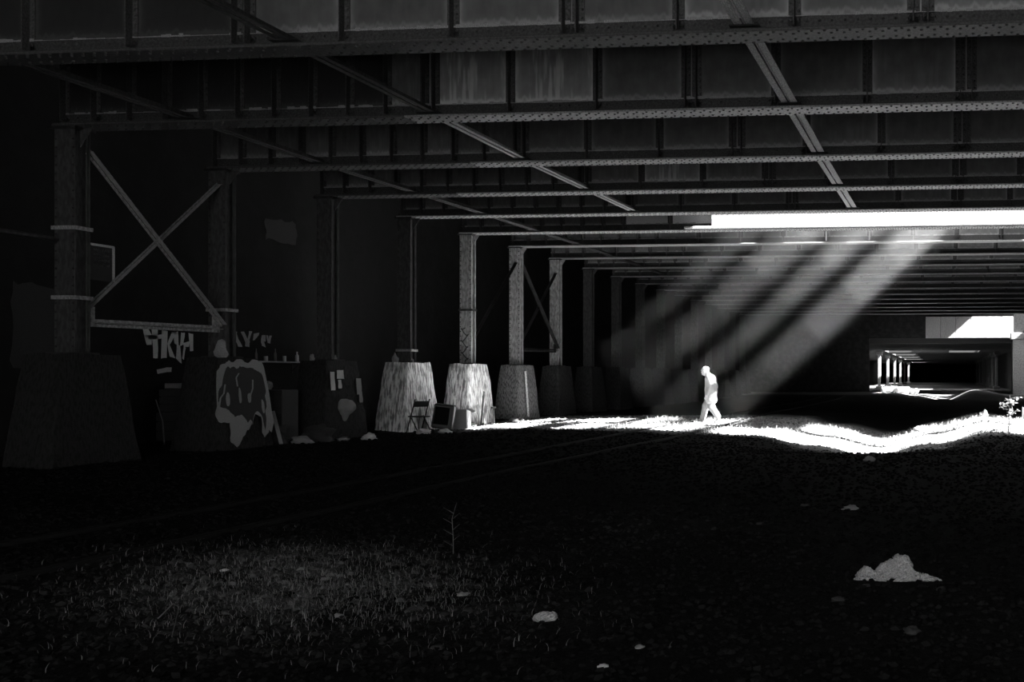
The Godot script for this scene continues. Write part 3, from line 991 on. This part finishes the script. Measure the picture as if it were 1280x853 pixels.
		m.box(Vector3(0, s * .5, 0), Vector3(s * .9, s * .98, s * .9))
		part(o, "lining", m, M.black_plastic)
	m = MB.new()
	m.cham(Vector3(0, .06, 0), Vector3(.3, .11, .42), .012)
	single("wooden_block", "pale block lying on the upper crate below the wall letters", "block", m, M.pale_wood, Vector3(-16.62, 1.165 + ground(-16.6, 20.4), -20.36), .1)
	m = MB.new()
	m.box(Vector3(0, .4, 0), Vector3(.02, .8, .5), Basis(Vector3.BACK, .18))
	single("cardboard_sheet", "bent pale cardboard sheet leaning on the first pedestal's far side", "cardboard", m, M.cardboard, gy(-15.6, 17.2), .25)
	m = MB.new()
	m.tube([Vector3.ZERO, Vector3(-.04, .5, 0), Vector3(-.15, .95, .05)], [.015, .013, .01], 6)
	single("stick", "thin pale stick standing beside the crates by the wall", "stick", m, M.pale_wood, gy(-16.3, 19.6))

# ---------------------------------------------------------------- rubbish round the pedestals
func crumple(r: Vector3, seed_: float, n := 14) -> MB:
	var m := MB.new()
	for a in n + 1:
		for b in n:
			var th := PI * a / n
			var ph := TAU * b / n
			var p := Vector3(sin(th) * cos(ph), cos(th), sin(th) * sin(ph))
			var q := 1.0 + .55 * fine.get_noise_3dv(p * 14.0 + Vector3(seed_ * 17.0, 0, 0)) + .35 * fine.get_noise_3dv(p * 45.0 + Vector3(0, seed_ * 9.0, 0))
			p = p * q
			if p.y < -.35: p.y = -.35 + .1 * (p.y + .35)
			m.v.append(p * r); m.t.append(Vector2(float(a) / n, float(b) / n))
	for a in n:
		for b in n:
			var i0 := a * n + b
			var i1 := a * n + (b + 1) % n
			m.i.append_array(PackedInt32Array([i0, i1, i0 + n, i1, i1 + n, i0 + n]))
	return m.smooth()

func sheet(w: float, h: float, bend: float, seed_: float) -> MB:
	var m := MB.new()
	for side in [1.0, -1.0]:
		var k := m.v.size()
		for a in 7:
			for b in 7:
				var u := a / 6.0 - .5
				var z := b / 6.0 - .5
				var y: float = bend * (fine.get_noise_2d(u * 14.0 + seed_ * 20.0, z * 14.0) + .8 * u * u) + side * .001
				m.v.append(Vector3(u * w * (1.0 + .1 * fine.get_noise_1d(b * 9.0 + seed_)), y, z * h * (1.0 + .1 * fine.get_noise_1d(a * 9.0 + seed_)))); m.t.append(Vector2(u, z))
		for a in 6:
			for b in 6:
				var i0 := k + a * 7 + b
				if side > 0: m.i.append_array(PackedInt32Array([i0, i0 + 7, i0 + 1, i0 + 1, i0 + 7, i0 + 8]))
				else: m.i.append_array(PackedInt32Array([i0, i0 + 1, i0 + 7, i0 + 1, i0 + 8, i0 + 7]))
	return m.smooth()

func pedestal_clutter() -> void:
	# papers stuck on the third pedestal's faces
	var d := col_d(-2) + .15
	var front := func(x: float, y: float) -> Transform3D:
		var s := atan2(.33, 2.15)
		return Transform3D(Basis(Vector3.RIGHT, PI / 2 - s * .99), Vector3(-14.15 + x, y, -d + lerpf(.95, .62, (y + .35) / 2.15) + .04))
	var side := func(z: float, y: float) -> Transform3D:
		return Transform3D(Basis(Vector3.UP, PI / 2) * Basis(Vector3.RIGHT, PI / 2 - .07), Vector3(-14.15 + lerpf(.48, .33, (y + .35) / 2.15) + .04, y, -d - z))
	for e in [[side.call(-.5, 1.33), .16, .42, "tall pale paper strip stuck high on the third pedestal", "paper"], [side.call(-.2, 1.48), .26, .2, "small bright square paper stuck near the top of the third pedestal", "paper"], [side.call(-.24, 1.26), .12, .2, "narrow bright paper scrap just below the square one on third pedestal", "paper"], [side.call(.5, 1.2), .2, .38, "torn grey paper at the far edge of the third pedestal", "dull_paper"], [side.call(.55, .95), .12, .26, "slanting grey paper scrap below the torn one on third pedestal", "dull_paper"]]:
		var p := single("paper_notice", e[3], "paper", sheet(e[1], e[2], .012, e[1] * 30.0), M[e[4]])
		p.transform = e[0]
	var m := skin([[Vector3(0, .1, 0), Vector3(0, .34, 0), .05, .19], [Vector3(-.05, .4, .05), Vector3(.1, .4, 0), .17, .15]], .02, .08, .02, 110.0)
	single("cloth_rag", "grey pointed rag hanging low on the third pedestal's side", "rag", m, M.dull_paper, Vector3(-13.72, .35, -d + .1))
	# crate and junk heap in front of the third pedestal
	var o := thing("packing_case", "dark boxy packing case standing against the third pedestal", "case", gy(-14.55, d - 1.55, .03), .15)
	m = MB.new()
	m.cham(Vector3(0, .55, 0), Vector3(.95, 1.1, .7), .015)
	part(o, "body", m, M.dark_wood)
	for y in [.06, .55, 1.04]:
		m = MB.new()
		m.cham(Vector3(0, y, .36), Vector3(.97, .1, .03), .006)
		part(o, "batten", m, M.dark_wood)
	m = skin([[Vector3(0, .0, 0), Vector3(.12, .02, 0), .11, .1], [Vector3(.14, -.05, .02), Vector3(.2, -.42, .03), .035, .014]], .015, .05, .014, 200.0)
	single("plastic_bag", "small white bag hung over the corner of the dark packing case", "bag", m, M.cloth, Vector3(-14.92, 1.2 + ground(-14.5, d - 1.5), -d + 1.2))
	var junk := [[-15.3, 20.0, .28, "dark rag bundle at the left foot of the junk heap"], [-14.7, 19.6, .34, "dark sack in the middle of the junk heap by third pedestal"], [-14.1, 19.85, .3, "dark bundle at the right of the junk heap by third pedestal"], [-13.55, 20.6, .26, "dark crumpled bundle under the hanging rag, third pedestal"]]
	for e in junk:
		single("junk_bundle", e[3], "bundle", crumple(Vector3(e[2] * 1.2, e[2], e[2]), e[0]), M.dark_paint, gy(e[0], e[1], e[2] * .3))
	for e in [[-15.5, 19.45, .12, "pale scrap at the lower left corner of the junk heap"], [-14.35, 19.25, .07, "little white scrap in front of the junk heap's middle"], [-13.5, 19.95, .2, "grey crumpled paper at the right foot of the junk heap"], [-13.0, 21.6, .16, "pale lump lying right of the third pedestal's foot"], [-13.3, 21.1, .12, "grey scrap tight against the third pedestal's right foot"]]:
		single("paper_scrap", e[3], "scrap", crumple(Vector3(e[2], e[2] * .6, e[2]), e[1]), M.dull_paper if e[3].begins_with("grey") else M.paper, gy(e[0], e[1], e[2] * .2))
	for q in 5:
		m = MB.new()
		m.cham(Vector3(0, .32, 0), Vector3(.07, .8, .02), .004, Basis(Vector3.BACK, -.3 + q * .13))
		single("loose_board", ["short dark board sticking up at the left of the junk heap", "short dark board, second from left in the junk heap", "short dark board sticking out of the junk heap's middle", "short dark board, second from right in the junk heap", "short dark board at the right end of the junk heap"][q], "board", m, M.dark_wood if q % 2 else M.pale_wood, gy(-15.35 + q * .4, 19.75 - .05 * q, -.02), .2 * q)
	# bottle and rubbish on top of pedestals
	m = skin([[Vector3(0, .12, 0), Vector3(.02, .3, 0), .1, .07], [Vector3(.0, .1, 0), Vector3(.1, .08, .04), .09, .08]], .014, .05, .014, 200.0)
	single("plastic_bag", "white knotted bag standing on the pedestal with the graffiti blot", "bag", m, M.cloth, Vector3(-13.97, 1.79, -col_d(-3) + .18))
	var top := [[-14.38, -1, -.1, "left of the column foot on the folding chair's pedestal", .1], [-14.3, -1, .35, "nearest the camera on top of the folding chair's pedestal", .12], [-13.92, -1, .2, "right of the column foot on the folding chair's pedestal", .06], [-14.3, -2, .4, "in front of the column foot, third pedestal", .08], [-13.95, -2, .1, "right of the column foot, third pedestal", .07]]
	for e in top:
		single("rubbish_lump", "small dull rubbish lump " + e[3], "rubbish", crumple(Vector3(e[4] * .6, e[4] * 1.3, e[4] * .6), e[2] * 10.0), M.dull_paper, Vector3(e[0], 1.8 + e[4] * .4, -col_d(e[1]) - .15 + e[2]))

func sun_patch_things() -> void:
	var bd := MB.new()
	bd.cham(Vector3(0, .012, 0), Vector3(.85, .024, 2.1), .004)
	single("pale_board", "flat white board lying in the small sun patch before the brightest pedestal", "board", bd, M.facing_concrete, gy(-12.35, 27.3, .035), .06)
	# folding chair
	var c := thing("folding_chair", "dark folding chair standing before the pedestal left of the sunlit ground", "chair", gy(-13.3, 24.35, .0), -.5)
	var m: MB
	for s in [-.2, .2]:
		m = MB.new()
		m.tube([Vector3(-.26, 0, s), Vector3(.1, .82, s), Vector3(.13, .88, s)], [.016], 6)
		part(c, "leg", m, M.black_plastic)
		m = MB.new()
		m.tube([Vector3(.26, 0, s * .9), Vector3(-.12, .46, s * .9)], [.014], 6)
		part(c, "leg", m, M.black_plastic)
	m = MB.new()
	m.cham(Vector3(-.02, .44, 0), Vector3(.4, .03, .38), .01)
	part(c, "seat", m, M.black_plastic)
	m = MB.new()
	m.cham(Vector3(.09, .76, 0), Vector3(.02, .16, .4), .006, Basis(Vector3.BACK, -.4))
	part(c, "backrest", m, M.black_plastic)
	# black television set tilted on its base, and a carton behind it
	var tv := thing("television_set", "black boxy television set tilted beside the folding chair", "television", gy(-13.15, 25.3, .05), .35)
	var tb := Basis(Vector3.BACK, -.14)
	m = MB.new()
	m.cham(Vector3(0, .34, 0), Vector3(.5, .64, .4), .03, tb)
	part(tv, "casing", m, M.black_plastic)
	m = MB.new()
	m.cham(Vector3(-.03, .36, .2), Vector3(.36, .46, .03), .012, tb)
	part(tv, "screen", m, M.dark_screen)
	m = MB.new()
	m.cham(Vector3(0, .33, -.24), Vector3(.4, .4, .14), .05, tb)
	part(tv, "tube_housing", m, M.black_plastic)
	var cb := thing("cardboard_carton", "pale open cardboard carton right behind the black television set", "carton", gy(-13.1, 26.1, .02), .2)
	m = MB.new()
	m.cham(Vector3(0, .27, 0), Vector3(.44, .52, .4), .01)
	part(cb, "body", m, M.cardboard)
	for s in [-1.0, 1.0]:
		m = MB.new()
		m.box(Vector3(s * .3, .5, 0), Vector3(.2, .008, .4), Basis(Vector3.BACK, -s * .5))
		part(cb, "flap", m, M.cardboard)
	# planks against the bright pedestal
	for e in [[-13.5, 28.25, -.32, 1.0, "dark_wood", "dark plank leaning slantwise on the brightest pedestal"], [-13.48, 27.95, .03, .6, "pale_wood", "short pale upright board at the brightest pedestal's near corner"], [-13.46, 28.9, .0, .5, "dark_wood", "dark T-shaped scrap standing at the brightest pedestal's foot"]]:
		m = MB.new()
		m.cham(Vector3(0, e[3] * .5, 0), Vector3(.025, e[3], .07), .005, Basis(Vector3.RIGHT, e[2]) * Basis(Vector3.BACK, .06))
		if e[3] < .55: m.cham(Vector3(0, e[3], 0), Vector3(.03, .06, .3), .005)
		single("plank", e[5], "plank", m, M[e[4]], gy(e[0], e[1]), 0.0)
	for e in [[-13.0, 24.0, .16, "white crumpled paper at the folding chair's front foot"], [-12.8, 24.7, .14, "white scrap in front of the black television set"], [-13.2, 26.75, .1, "white scrap between the carton and the brightest pedestal"], [-13.35, 27.3, .12, "pale scrap at the near corner of the brightest pedestal"], [-13.3, 29.95, .13, "grey lump at the far foot of the brightest pedestal"], [-13.25, 30.4, .09, "small grey lump farther past the brightest pedestal"]]:
		single("paper_scrap", e[3], "scrap", crumple(Vector3(e[2] * 1.3, e[2] * .6, e[2]), e[1] * 3.0), M.dull_paper if e[3].contains("grey") else M.paper, gy(e[0], e[1], e[2] * .2), e[1])
	# pale streak of lime on the next pedestal
	var p: Node3D = get_node("concrete_pedestal_005")
	m = MB.new()
	m.box(Vector3(.44, .85, .25), Vector3(.02, 1.5, .12), Basis(Vector3.BACK, .07))
	part(p, "lime_streak", m, M.facing_concrete)
	# sapling, stake and stone on the lit mound
	var t := thing("sapling", "leafy little sapling standing on the sunlit mound at the right edge", "sapling", gy(1.66, 26.3, -.02))
	m = MB.new()
	var stem := [Vector3.ZERO, Vector3(.02, .25, 0), Vector3(.0, .5, .02), Vector3(.05, .75, 0), Vector3(.04, .98, -.02)]
	m.tube(stem, [.022, .018, .014, .01, .005], 6)
	var lf := MB.new()
	for q in 13:
		var y: float = rng.randf_range(.42, .92)
		var a := rng.randf() * TAU
		var base := Vector3(.02, y, 0)
		var tip := base + Vector3(cos(a), rng.randf_range(.1, .55), sin(a)) * rng.randf_range(.16, .36)
		m.tube([base, (base + tip) * .5 + Vector3(0, .02, 0), tip], [.006, .004, .002], 4)
		for w in 7:
			var p0 := base.lerp(tip, .3 + .1 * w)
			var dir := Vector3(rng.randf_range(-1, 1), rng.randf_range(-.4, .5), rng.randf_range(-1, 1)).normalized()
			var sd := dir.cross(Vector3(.1, 1, .2)).normalized() * .03
			var l := rng.randf_range(.07, .13)
			lf.tri(p0, p0 + dir * l * .5 + sd, p0 + dir * l + Vector3(0, -.02, 0))
			lf.tri(p0, p0 + dir * l + Vector3(0, -.02, 0), p0 + dir * l * .5 - sd + Vector3(0, .01, 0))
	part(t, "stem", m, M.bark)
	part(t, "foliage", lf, M.leaf).set_meta("kind", "stuff")
	m = MB.new()
	m.tube([Vector3.ZERO, Vector3(.01, .62, 0)], [.02, .018], 6)
	single("wooden_stake", "thin pale stake standing just right of the little sapling", "stake", m, M.pale_wood, gy(2.15, 28.0, -.03))
	single("white_stone", "small round white stone on the crest left of the sapling", "stone", crumple(Vector3(.14, .14, .14), 3.3), M.rubble, gy(1.28, 32.6, .05))
	single("grey_stone", "dull stone in the hollow of the lit ground, left of the mound", "stone", crumple(Vector3(.26, .12, .2), 5.3), M.rubble, gy(-.75, 31.6, .02))

# ---------------------------------------------------------------- the walking figure
func person() -> void:
	var o := thing("person", "person in a long pale coat and cap walking left through the sunlight, head bowed", "person", gy(-7.28, 30.7, .0), 0.0)
	var J := func(u: float, y: float, w: float) -> Vector3: return Vector3(-u, y, w)
	var hipL: Vector3 = J.call(-.02, .9, .09)
	var hipR: Vector3 = J.call(-.02, .9, -.09)
	var kneeF: Vector3 = J.call(.17, .5, -.09)
	var ankF: Vector3 = J.call(.27, .1, -.09)
	var kneeB: Vector3 = J.call(-.06, .48, .1)
	var ankB: Vector3 = J.call(-.28, .15, .1)
	var shL: Vector3 = J.call(.0, 1.38, .19)
	var elL: Vector3 = J.call(-.08, 1.1, .24)
	var wrL: Vector3 = J.call(.04, .86, .25)
	var shR: Vector3 = J.call(.02, 1.38, -.19)
	var elR: Vector3 = J.call(-.1, 1.12, -.25)
	var wrR: Vector3 = J.call(-.02, .86, -.26)
	var head: Vector3 = J.call(.16, 1.585, 0)
	var body := [
		[J.call(-.02, .93, .07), J.call(-.02, .93, -.07), .12, .12], [J.call(-.02, .95, 0), J.call(.0, 1.25, 0), .125, .14], [J.call(.0, 1.28, .08), J.call(.0, 1.28, -.08), .125, .125],
		[shL, shR, .07, .07], [J.call(.03, 1.38, 0), J.call(.11, 1.5, 0), .06, .055],
		[hipL, kneeB, .085, .058], [kneeB, ankB, .055, .038], [hipR, kneeF, .085, .058], [kneeF, ankF, .055, .038],
		[ankF, J.call(.4, .05, -.1), .04, .03], [ankB, J.call(-.2, .04, .1), .04, .03],
		[shL, elL, .05, .042], [elL, wrL, .04, .028], [shR, elR, .05, .042], [elR, wrR, .04, .028]]
	var m := skin(body, .02, .05)
	var hd := [[head + J.call(-.02, .02, 0), head + J.call(.01, .03, 0), .092, .09], [head, head + J.call(.05, -.07, 0), .075, .05], [head + J.call(.02, -.08, 0), J.call(.1, 1.46, 0), .05, .055],
		[head + J.call(.09, -.0, 0), head + J.call(.118, -.03, 0), .013, .017], [head + J.call(.08, -.085, 0), head + J.call(.09, -.085, 0), .025, .022], [head + J.call(.095, -.06, .015), head + J.call(.095, -.06, -.015), .01, .01],
		[head + J.call(-.01, .0, .085), head + J.call(-.02, -.03, .092), .018, .012], [head + J.call(-.01, .0, -.085), head + J.call(-.02, -.03, -.092), .018, .012]]
	m.add(skin(hd, .007, .02))
	for hnd in [[wrL, (wrL - elL).normalized(), 1.0], [wrR, (wrR - elR).normalized(), -1.0]]:
		var w: Vector3 = hnd[0]
		var f: Vector3 = hnd[1]
		var across := Vector3(f.y, -f.x, 0).normalized() * -1.0
		var inn: Vector3 = f.cross(across).normalized() * (hnd[2] * 1.0)
		var hb := [[w, w + f * .05, .028, .03], [w + f * .04 + across * .022, w + f * .085 + across * .026, .017, .015], [w + f * .04 - across * .022, w + f * .08 - across * .026, .017, .014]]
		for q in 4:
			var b := w + f * .085 + across * (.027 - .018 * q)
			var l: float = [.036, .042, .039, .03][q]
			var k1: Vector3 = b + f * l + inn * .008
			var k2: Vector3 = k1 + (f * .7 + inn * .7).normalized() * l * .75
			var k3: Vector3 = k2 + (f * .2 + inn).normalized() * l * .5
			hb.append([b, k1, .0095, .009]); hb.append([k1, k2, .009, .0085]); hb.append([k2, k3, .0085, .0075])
		var tb := w + f * .035 + across * .03
		hb.append([tb, tb + (f * .6 + across * .7).normalized() * .04, .012, .0105]); hb.append([tb + (f * .6 + across * .7).normalized() * .04, tb + (f * .6 + across * .7).normalized() * .04 + (f + inn * .4).normalized() * .03, .0105, .008])
		m.add(skin(hb, .005, .008))
	part(o, "body", m, M.skin_tone)
	for s in [-1.0, 1.0]:
		var e := MB.new()
		var ec: Vector3 = head + J.call(.082, .012, s * .032)
		e.tube([ec, ec + J.call(.01, -.002, 0)], [.011, .008], 8)
		part(o, "eye", e, M.eye)
	# coat: wide, hanging to mid thigh
	var coat := [[J.call(.0, 1.36, .1), J.call(.0, 1.36, -.1), .125, .125], [J.call(.0, 1.3, .08), J.call(-.02, 1.0, .08), .155, .165], [J.call(.0, 1.3, -.08), J.call(-.02, 1.0, -.08), .155, .165],
		[J.call(-.02, 1.0, .08), J.call(-.05, .72, .1), .165, .18], [J.call(-.02, 1.0, -.08), J.call(.01, .72, -.1), .165, .175], [J.call(.02, 1.42, 0), J.call(.08, 1.48, 0), .1, .085],
		[shL, elL, .085, .075], [elL, wrL - (wrL - elL).normalized() * .03, .072, .055], [shR, elR, .085, .075], [elR, wrR - (wrR - elR).normalized() * .03, .072, .055]]
	part(o, "coat", skin(coat, .016, .05, .014, 110.0), M.coat)
	var tr := [[hipL, kneeB, .125, .108], [kneeB, ankB + J.call(.02, .03, 0), .106, .088], [hipR, kneeF, .125, .108], [kneeF, ankF + J.call(-.01, .02, 0), .106, .09], [hipL, hipR, .13, .13]]
	part(o, "trousers", skin(tr, .016, .04, .012, 110.0), M.trousers)
	for f in [[ankF, J.call(.26, .055, -.09), J.call(.4, .05, -.1)], [ankB, J.call(-.29, .075, .1), J.call(-.19, .045, .1)]]:
		part(o, "shoe", skin([[f[1], f[2], .052, .045], [f[1], f[0], .05, .05]], .012, .03), M.shoe)
	part(o, "cap", skin([[head + J.call(-.03, .065, .0), head + J.call(.01, .07, 0), .094, .088], [head + J.call(.07, .05, .03), head + J.call(.13, .03, .025), .03, .016], [head + J.call(.07, .05, -.03), head + J.call(.13, .03, -.025), .03, .016]], .012, .03), M.coat)
	part(o, "hair", skin([[head + J.call(-.05, .0, .05), head + J.call(-.06, -.05, .03), .055, .045], [head + J.call(-.05, .0, -.05), head + J.call(-.06, -.05, -.03), .055, .045]], .012, .03), M.hair)

# ---------------------------------------------------------------- the dark foreground
func litter() -> void:
	var m := skin([
		[Vector3(-.3, .02, .06), Vector3(.0, .02, .07), .034, .036], [Vector3(.0, .02, .07), Vector3(.28, .012, .08), .036, .02], [Vector3(-.29, .05, 0), Vector3(-.25, .085, .02), .035, .03], [Vector3(-.25, .08, .02), Vector3(-.16, .03, .03), .035, .04], [Vector3(-.28, .03, .03), Vector3(-.12, .025, .05), .035, .035], [Vector3(-.3, .03, -.06), Vector3(-.1, .03, -.08), .04, .04],
		[Vector3(-.14, .1, -.01), Vector3(-.07, .125, -.03), .035, .04], [Vector3(-.16, .075, -.02), Vector3(-.02, .06, .03), .03, .05], [Vector3(-.1, .04, .02), Vector3(.04, .045, .05), .05, .045], [Vector3(-.05, .1, 0), Vector3(.03, .13, -.02), .05, .045], [Vector3(-.03, .17, -.01), Vector3(.02, .165, -.02), .035, .03], [Vector3(.02, .16, -.02), Vector3(.06, .07, .02), .03, .035],
		[Vector3(.05, .05, .0), Vector3(.16, .045, .04), .042, .035], [Vector3(.08, .02, .06), Vector3(.2, .015, .07), .03, .022], [Vector3(.15, .045, .04), Vector3(.26, .028, .05), .032, .022], [Vector3(.26, .025, .05), Vector3(.34, .003, .07), .02, .006]], .006, .012, .013, 330.0)
	single("crumpled_cloth", "large crumpled white cloth with a trailing tail on the dark ground, lower right", "cloth", m, M.cloth, gy(-.3, 7.06, -.03), -.05)
	m = MB.new()
	m = skin([[Vector3(-.04, .02, 0), Vector3(.05, .025, 0), .022, .03], [Vector3(.0, .025, .0), Vector3(.02, .03, .02), .03, .025]], .004, .02, .006, 500.0)
	single("crushed_cup", "crushed white cup lying alone on the dark ground at lower centre", "cup", m, M.cloth, gy(-2.36, 5.72, .0), .2)
	for e in [[-1.61, 5.18, .022, "dull_paper", "small grey scrap right of the crushed cup and nearer the camera"], [-1.69, 4.85, .022, "paper", "tiny pale scrap, the nearest one of all on the dark ground"],
		[-.18, 5.53, .05, "dark_paint", "dim crumpled can-sized scrap below the white cloth"], [-1.03, 11.0, .07, "dull_paper", "folded grey paper lying up the slope beyond the white cloth"], [-1.56, 11.16, .035, "dark_paint", "faint scrap just left of the folded grey paper"],
		[-.68, 6.37, .035, "dark_paint", "faint flat scrap below the left end of the white cloth"], [-.53, 6.77, .025, "dark_paint", "dim lump tucked close under the white cloth's left lump"], [-.02, 6.66, .03, "dark_paint", "dim scrap under the tail of the white cloth"],
		[-1.25, 16.74, .1, "dull_paper", "thin pale scrap right below the edge of the sunlit hollow"], [-1.78, 9.57, .03, "dark_paint", "faint sliver midway between cup and sunlit ground"], [-3.69, 5.8, .03, "dull_paper", "rounded grey pebble-like scrap in the pale weed patch"],
		[-5.2, 5.56, .03, "dark_paint", "flat dim scrap at the far lower left"], [-5.03, 5.59, .025, "dark_paint", "dim pointed scrap, second from the lower left"], [-5.33, 6.98, .025, "paper", "bright slanting sliver above the left of the weed patch"],
		[-3.22, 6.45, .03, "dull_paper", "pale torn scrap at the right end of the weed patch"], [-2.94, 5.95, .03, "dark_paint", "dim stub just below the torn scrap by the weed patch"], [-2.71, 5.14, .03, "dark_paint", "dim scrap left of the crushed cup and nearer the camera"]]:
		single("litter_scrap", e[4], "litter", crumple(Vector3(e[2] * 1.3, e[2] * .55, e[2]), e[0] * 7.0, 10), M[e[3]], gy(e[0], e[1], e[2] * .15), e[1] * 2.0)
	m = MB.new()
	m.tube([Vector3(0, .0, 0), Vector3(.08, .1, -.05), Vector3(.24, .12, .1), Vector3(.36, .0, .3)], [.004, .004, .003, .003], 5)
	single("dry_stalk", "thin arched dry stalk at lower left of the weed patch", "stalk", m, M.straw, gy(-4.64, 5.5, 0.0))
	m = MB.new()
	m.tube([Vector3(0, -.02, 0), Vector3(.01, .15, .02), Vector3(-.01, .3, .0), Vector3(.03, .44, 0)], [.005, .004, .004, .002], 5)
	for q in 7: m.tube([Vector3(0, .08 + q * .045, 0), Vector3(.07 * (1 if q % 2 else -1), .13 + q * .045, .03)], [.003, .0015], 4)
	single("dry_weed", "single upright dry weed behind the right end of the weed patch", "weed", m, M.straw, gy(-4.0, 7.85))

func blade() -> ArrayMesh:
	var m := MB.new()
	var p := [Vector3(0, -.01, 0), Vector3(.01, .06, .0), Vector3(.035, .1, .01), Vector3(.075, .12, .02)]
	for q in 3:
		var w: float = [.005, .004, .003][q]
		var w2: float = [.004, .003, .0008][q]
		m.quad(p[q] - Vector3(0, 0, w), p[q] + Vector3(0, 0, w), p[q + 1] + Vector3(0, 0, w2), p[q + 1] - Vector3(0, 0, w2))
	return m.mesh()

func gravel() -> void:
	var gr := RandomNumberGenerator.new()
	gr.seed = 42
	var stone := MB.new()
	var ico := []
	for q in 7:
		var a := TAU * q / 6
		ico.append(Vector3(cos(a), .25 * sin(q * 2.1), sin(a)) * (1.0 + .25 * sin(q * 5.3)))
	for q in 6:
		stone.tri(ico[(q + 1) % 6], ico[q], Vector3(.1, .75, -.05))
		stone.tri(ico[q], ico[(q + 1) % 6], Vector3(0, -.6, .1))
	var sm := stone.mesh()
	var tr := []
	var tint := []
	for q in 42000:
		var d := 3.6 + 31.0 * pow(gr.randf(), 1.5)
		var x := gr.randf_range(-.93 * d - 1.5, .1 * d + 1.5)
		if x < -16.8: continue
		var s := gr.randf_range(.008, .028) * (1.0 + d * .03)
		var b := Basis(Vector3(gr.randf() - .5, gr.randf() + .4, gr.randf() - .5).normalized(), gr.randf() * TAU).scaled(Vector3(s, s * .75, s))
		tr.append(Transform3D(b, gy(x, d, s * .25)))
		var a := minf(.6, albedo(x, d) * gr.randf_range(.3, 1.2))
		tint.append(Color(a, a, a))
	var o := many(self, "gravel", sm, M.stones, tr, tint)
	meta(o, "loose gravel strewn over the dark ground and the sunlit strip", "gravel")
	tr = []
	tint = []
	for q in 30000:
		var near := q < 9000
		var x: float
		var d: float
		if near:
			d = 6.6 + gr.randfn() * .75
			x = -4.4 - .45 * (d - 6.6) + gr.randfn() * .8
			if d < 4.5: continue
		else:
			d = gr.randf_range(25.3, 33.5)
			x = gr.randf_range(-9.5, 3.0)
			if fn.get_noise_2d(x * 9.0, d * 9.0) < .02: continue
		var s := gr.randf_range(.15, .42) if near else gr.randf_range(.5, 1.3)
		var b := Basis(Vector3.UP, gr.randf() * TAU) * Basis(Vector3.BACK, gr.randf_range(-.9, .3))
		tr.append(Transform3D(b.scaled(Vector3(s, s, s)), gy(x, d)))
		var a := gr.randf_range(.06, .24) if near else gr.randf_range(.1, .4)
		tint.append(Color(a, a, a))
	o = many(self, "dry_grass", blade(), M.stones, tr, tint)
	meta(o, "short dry grass in the foreground patch and on the lit strip", "grass")

# dust that hangs in the air under the first opening
func haze() -> void:
	var ax := Vector3(.663, -.749, 0)
	var ay := Vector3(.749, .663, 0)
	var edge := Vector3(1.9, DECK, -30.15) + ax * .12
	var dens := [.022, .019, .013, .008, .0045, .0025, .0015]
	var at := .6
	for q in dens.size():
		var f := FogVolume.new()
		f.name = numbered(self, "dust_haze")
		f.shape = RenderingServer.FOG_VOLUME_SHAPE_BOX
		var w: float = [2.6, 4.1, 5.6, 6.0, 6.0, 6.0, 6.0][q]
		f.size = Vector3(w, 1.7, 3.0)
		var fm := FogMaterial.new()
		fm.density = dens[q]
		fm.albedo = grey(.95)
		f.material = fm
		f.set_meta("kind", "stuff")
		meta(f, "dust hanging in the slanting light under the roof opening", "haze", "layers of hanging dust")
		f.transform = Transform3D(Basis(ax, ay, Vector3.BACK), edge - ax * w * .5 - ay * (at + .85))
		at += 1.7
		add_child(f, true)
